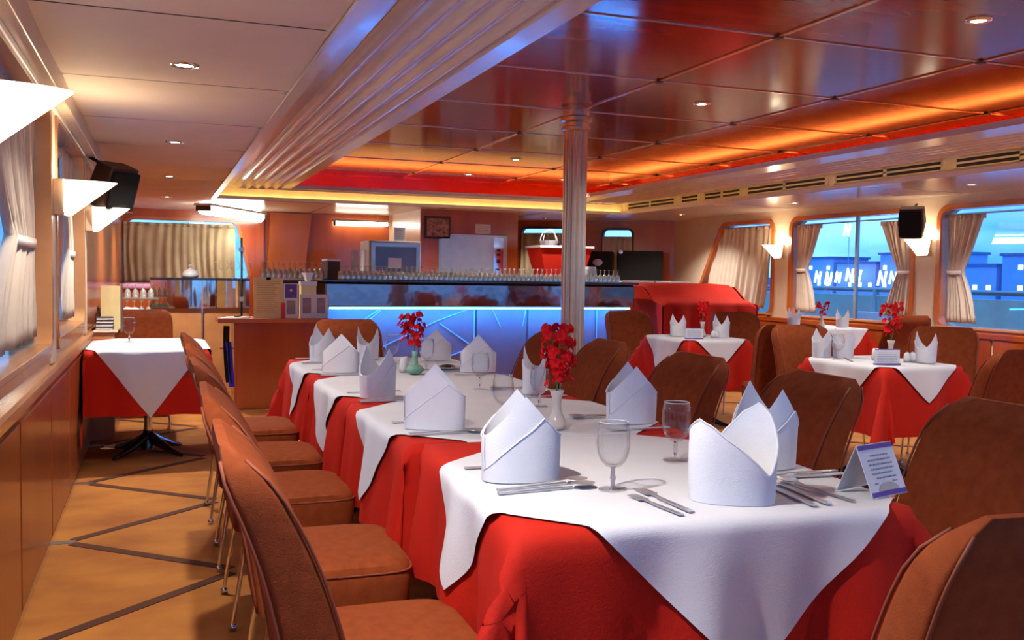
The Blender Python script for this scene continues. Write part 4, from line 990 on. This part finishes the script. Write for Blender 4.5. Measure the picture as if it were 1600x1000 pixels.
obj('stems', tube(B(), [(0, 0, 1.1), (.02, 0, 1.4), (-.02, .02, 1.65)], .01, 6), 'stem', t)
# red draped piece
t = thing('draped_piano', 'red cloth draped over a tall instrument at the end of the bar', 'covered furniture', (0, 0, 0))
def rd(a, b):
    x = 5.05 + 1.15 * a
    prof = [(9.62, .30), (9.62, 1.14), (9.60, 1.175), (9.25, 1.165), (9.18, 1.13), (9.02, 1.02), (8.85, .99), (8.80, .97), (8.79, .86), (8.77, .6), (8.76, .35)]
    k = b * (len(prof) - 1); i = min(int(k), len(prof) - 2); f = k - i; y = prof[i][0] * (1 - f) + prof[i + 1][0] * f; z = prof[i][1] * (1 - f) + prof[i + 1][1] * f
    w = .018 * sin(a * 26) * max(0, (1.0 - z)) * 2.2 if y < 9 else .006 * sin(a * 14)
    edge = max(0, abs(a - .5) * 2 - .86) / .14
    return (x + (.04 if a > .5 else -.04) * edge * (1.2 - z), y + w, max(.3, z - .04 * edge ** 2))
obj('red_cover', grid(B(), rd, 60, 30), 'red', t, smooth=True)
for sx, x in ((0, 5.05), (1, 6.2)):
    bm = B(); vs = [bm.verts.new((x + (.02 if sx else -.02), y, z)) for y, z in ((9.62, .3), (9.62, 1.14), (9.25, 1.14), (9.0, .98), (8.80, .95), (8.78, .3))]; bm.faces.new(vs); obj('side_cover', solid(bm, .01), 'red', t)
obj('body', bx(5.12, 6.13, 8.9, 9.58, 0, .9), 'dark', t)
t = thing('pink_bundle', 'rolled purple cloth on the sill below the slanted window curtain', 'cloth', (7.28, 10.9, .805)); obj('roll', tube(B(), [(0, -.35, .035), (.0, 0, .045), (0, .3, .035)], [.03, .045, .03], 12), 'lilac', t, smooth=True)

# ---------------------------------------------------------------- wall loudspeakers
def wallspeaker(loc, rz, tilt, label, arm):
    t = thing('wall_loudspeaker', label, 'loudspeaker', loc, rz)
    bm = loft([(0, 0, -.15, .10, .085, 8), (0, .01, 0, .125, .10, 8), (0, 0, .15, .11, .09, 8)], 24)
    c = obj('cabinet', bm, 'dark', t, smooth='auto', rot=(tilt, 0, 0)); obj('grille', bx(-.105, .105, -.112, -.098, -.13, .13, bev=.01), 'black', c); obj('edge_trim', bx(-.115, .115, -.1, -.094, -.145, -.14), 'silver', c)
    obj('bracket', tube(B(), [(0, .05, .06), (0, .12, .16), arm], .012, 8), 'black', t)
    return t
wallspeaker((-.285, 6.95, 1.80), R(40), R(20), 'black loudspeaker hung at the ceiling corner of the left wall', (-.08, .14, .2))
wallspeaker((7.08, 7.45, 1.83), R(-52), R(14), 'dark loudspeaker hung beside the right wall lamp', (0, .28, .20))

# ---------------------------------------------------------------- curtains
def curtain(P, u0, u1, z0, z1, m, label, tie=None, pinch=.35, folds=9, depth=.022, lean=0, side=1, ragged=0):
    """P(u, z, off) -> world"""
    t = thing('curtain', label, 'curtain', (0, 0, 0), 0, None)
    W_ = u1 - u0
    def f(a, b):
        z = z0 + (z1 - z0) * b
        if tie:
            if z > tie: q = (z - tie) / (z1 - tie); w = pinch + (1 - pinch) * q ** .8
            else: q = (tie - z) / (tie - z0); w = pinch + (.85 - pinch) * q ** .7
        else: w = 1
        anchor = u0 if side > 0 else u1
        u = anchor + side * W_ * a * w + lean * (1 - b) if side > 0 else anchor - W_ * (1 - a) * w + lean * (1 - b)
        off = depth * (.65 + .35 * sin(a * 17 + 1)) * sin(a * folds * 2 * pi + 1.4 * sin(3 * b) + 2.2 * sin(a * 9 + b)) * (.55 + .45 * (1 - b)) + .006 * sin(a * 31 + b * 5)
        zz = z + (ragged * sin(a * 40) * (1 - b) if b < .1 else 0)
        return P(u, zz, off)
    obj('cloth', solid(grid(B(), f, folds * 8, 16), .003), m, t, smooth=True)
    obj('header_tape', solid(grid(B(), lambda a, b: P(u0 + W_ * a, z1 - .045 + .05 * b, .004 + depth * .7 * sin(a * folds * 2 * pi + 1.4 * sin(3) + 2.2 * sin(a * 9 + 1))), folds * 8, 2), .006), m, t, smooth=True)
    if tie:
        w = W_ * pinch; c0 = (u0 if side > 0 else u1 - w) + 0
        ring = [P(c0 + w / 2 + (w / 2 + .012) * cos(a), tie + .01 * sin(a), (depth + .012) * sin(a)) for a in (2 * pi * k / 20 for k in range(21))]
        bm = B(); grid(bm, lambda a, b: Vector(ring[min(20, round(a * 20))]) + Vector((0, 0, -.02 + .04 * b)), 20, 1); obj('tie_back', solid(bm, .003), 'cornice' if m != 'olive' else 'curtain', t, smooth=True)
    return t
PRc = lambda u, z, o: (XR + .045 + o, u, z)
PLc = lambda u, z, o: (XL - .055 - o, u, z)
curtain(PRc, 9.22, 9.66, .84, 1.90, 'curtain', 'beige curtain tied back at the left end of the middle right window', 1.36, .42, 7, side=-1)
curtain(PRc, 7.76, 8.22, .86, 1.88, 'curtain', 'beige curtain tied back below the hanging loudspeaker', 1.34, .42, 7, side=1)
curtain(PRc, 6.85, 7.28, .84, 1.90, 'curtain', 'beige curtain tied back at the left of the rightmost window', 1.34, .42, 7, side=-1)
curtain(PRc, 5.35, 5.75, .84, 1.90, 'curtain', 'beige curtain tied back at the near end of the rightmost window', 1.34, .42, 7, side=1)
curtain(PRc, 10.15, 11.55, .84, 1.93, 'curtain', 'pale gathered curtain closed across the slanted window', None, 1, 12, .028, lean=.18, side=1, ragged=.02)
curtain(PLc, 3.3, 4.70, .94, 1.93, 'curtain', 'beige curtain with tie at the left edge, behind the near wall lamp', 1.36, .5, 14, side=-1)
curtain(PLc, 6.0, 6.66, .94, 1.93, 'curtain', 'beige curtain with tie in the second left window', 1.34, .5, 8, side=-1)
curtain(PLc, 2.66, 3.2, .94, 1.93, 'curtain', 'beige curtain at the near end of the left window', 1.36, .5, 8, side=1)
curtain(lambda u, z, o: (u, YB - .04 - o, z), -.45, 1.02, 1.07, 1.885, 'olive', 'wide olive beige curtain across the back left window', None, 1, 14, .025, side=1)
PAc = lambda u, z, o: tuple(Vector(PA(u, z)) - AN * (.03 + o))
curtain(PAc, .11, 1.06, 1.08, 1.90, 'olive', 'dim curtain behind the column and dark flowers', None, 1, 8, .02)
curtain(PAc, 1.41, 1.87, 1.08, 1.85, 'curtain', 'narrow yellowish curtain right of the television', None, 1, 4, .02)
st('trim_10', bx(XR + .02, XR + .03, 2.7, 9.7, 1.90, 1.908), 'rail')

# ================================================================ OUTSIDE
deck = st('deck', bx(XR + .2, XR + 1.5, YN, 16, -.1, 0), 'rail')
bw_ = thing('bulwark', 'pale cyan deck bulwark outside the right windows', 'bulwark'); 
obj('plate', bx(XR + 1.35, XR + 1.42, YN, 16, 0, 1.05, bev=.01), 'hull', bw_)
rl = thing('deck_rail', 'grey handrail with slanted stays outside the right windows', 'railing')
obj('handrail', tube(B(), [(XR + 1.35, YN, 1.12), (XR + 1.35, 16, 1.12)], .03, 10), 'rail', rl, smooth=True)
for y in (2.2, 4.7, 7.2, 9.7, 12.2): obj('stay', tube(B(), [(XR + 1.3, y, 1.12), (XR + 1.02, y - .35, .2)], .022, 8), 'rail', rl, smooth=True)
obj('upper_wire', tube(B(), [(XR + 1.3, YN, 2.02), (XR + 1.3, 16, 2.02)], .012, 8), 'rail', rl)
for i, y in enumerate((5.6, 6.4, 9.1)):
    d_ = thing('deck_chair', ['dark outdoor seat outside the rightmost window, right one', 'dark outdoor seat outside the rightmost window, left one', 'dark outdoor seat outside the middle window'][i], 'chair', (XR + .75, y, 0), 0, 'seats on the outer deck')
    obj('seat_back', bx(-.04, .04, -.28, .28, .4, .86, bev=.03), 'bld', d_, smooth='auto'); obj('seat', bx(-.04, .4, -.28, .28, .38, .44, bev=.01), 'bld', d_)
    for a in (-.25, .25):
        for b in (-.02, .36): obj('leg', tube(B(), [(b, a, 0), (b, a, .39)], .015, 6), 'rail', d_)
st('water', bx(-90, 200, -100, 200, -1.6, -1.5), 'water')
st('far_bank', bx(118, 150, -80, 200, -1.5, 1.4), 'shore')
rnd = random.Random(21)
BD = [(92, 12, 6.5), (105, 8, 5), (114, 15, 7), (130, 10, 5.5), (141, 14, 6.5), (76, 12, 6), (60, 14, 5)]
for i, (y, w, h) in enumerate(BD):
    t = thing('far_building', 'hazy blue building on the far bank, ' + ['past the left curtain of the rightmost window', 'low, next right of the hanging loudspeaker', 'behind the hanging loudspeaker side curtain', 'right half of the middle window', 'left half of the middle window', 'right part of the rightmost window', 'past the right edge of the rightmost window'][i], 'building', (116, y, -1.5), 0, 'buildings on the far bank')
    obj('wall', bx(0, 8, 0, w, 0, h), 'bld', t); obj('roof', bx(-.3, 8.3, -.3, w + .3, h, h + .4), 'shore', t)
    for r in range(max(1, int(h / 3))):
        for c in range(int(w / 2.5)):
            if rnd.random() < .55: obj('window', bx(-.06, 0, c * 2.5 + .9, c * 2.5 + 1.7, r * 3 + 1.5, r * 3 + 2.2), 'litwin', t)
# light streaks and reflections built as glowing zigzag tubes; posts are added supports
for i, (y, z, s) in enumerate(((135, 10, 1.0), (142.5, 1.6, 1.0), (139.5, 1.4, 1.1), (137, 1.6, .9), (134, 2.0, 1.1), (132, 1.8, 1.1), (126, 1.5, 1.2), (123.5, 1.6, 1.0))):
    t = thing('light_streak', ['highest bent white light, alone above the middle window rooftops', 'bent white light at the left curtain of the middle window', 'second bent light from the left curtain, low over the bank', 'third bent light in the low cluster of the middle window', 'fourth bent light, tallest of the low cluster', 'bent light just left of the window mullion', 'bent light right of the window mullion', 'bent light beside the curtain under the hanging loudspeaker'][i], 'light', (114, y, z), 0, 'light streaks over the far bank')
    obj('tube', tube(B(), [(0, s, -s), (0, s * .6, s), (0, -s * .2, -s), (0, -s * .6, s)], .22, 6), 'litwin', t); obj('post', tube(B(), [(.3, 0, -z - 1.5), (.3, 0, s)], .06, 6), 'bld', t)
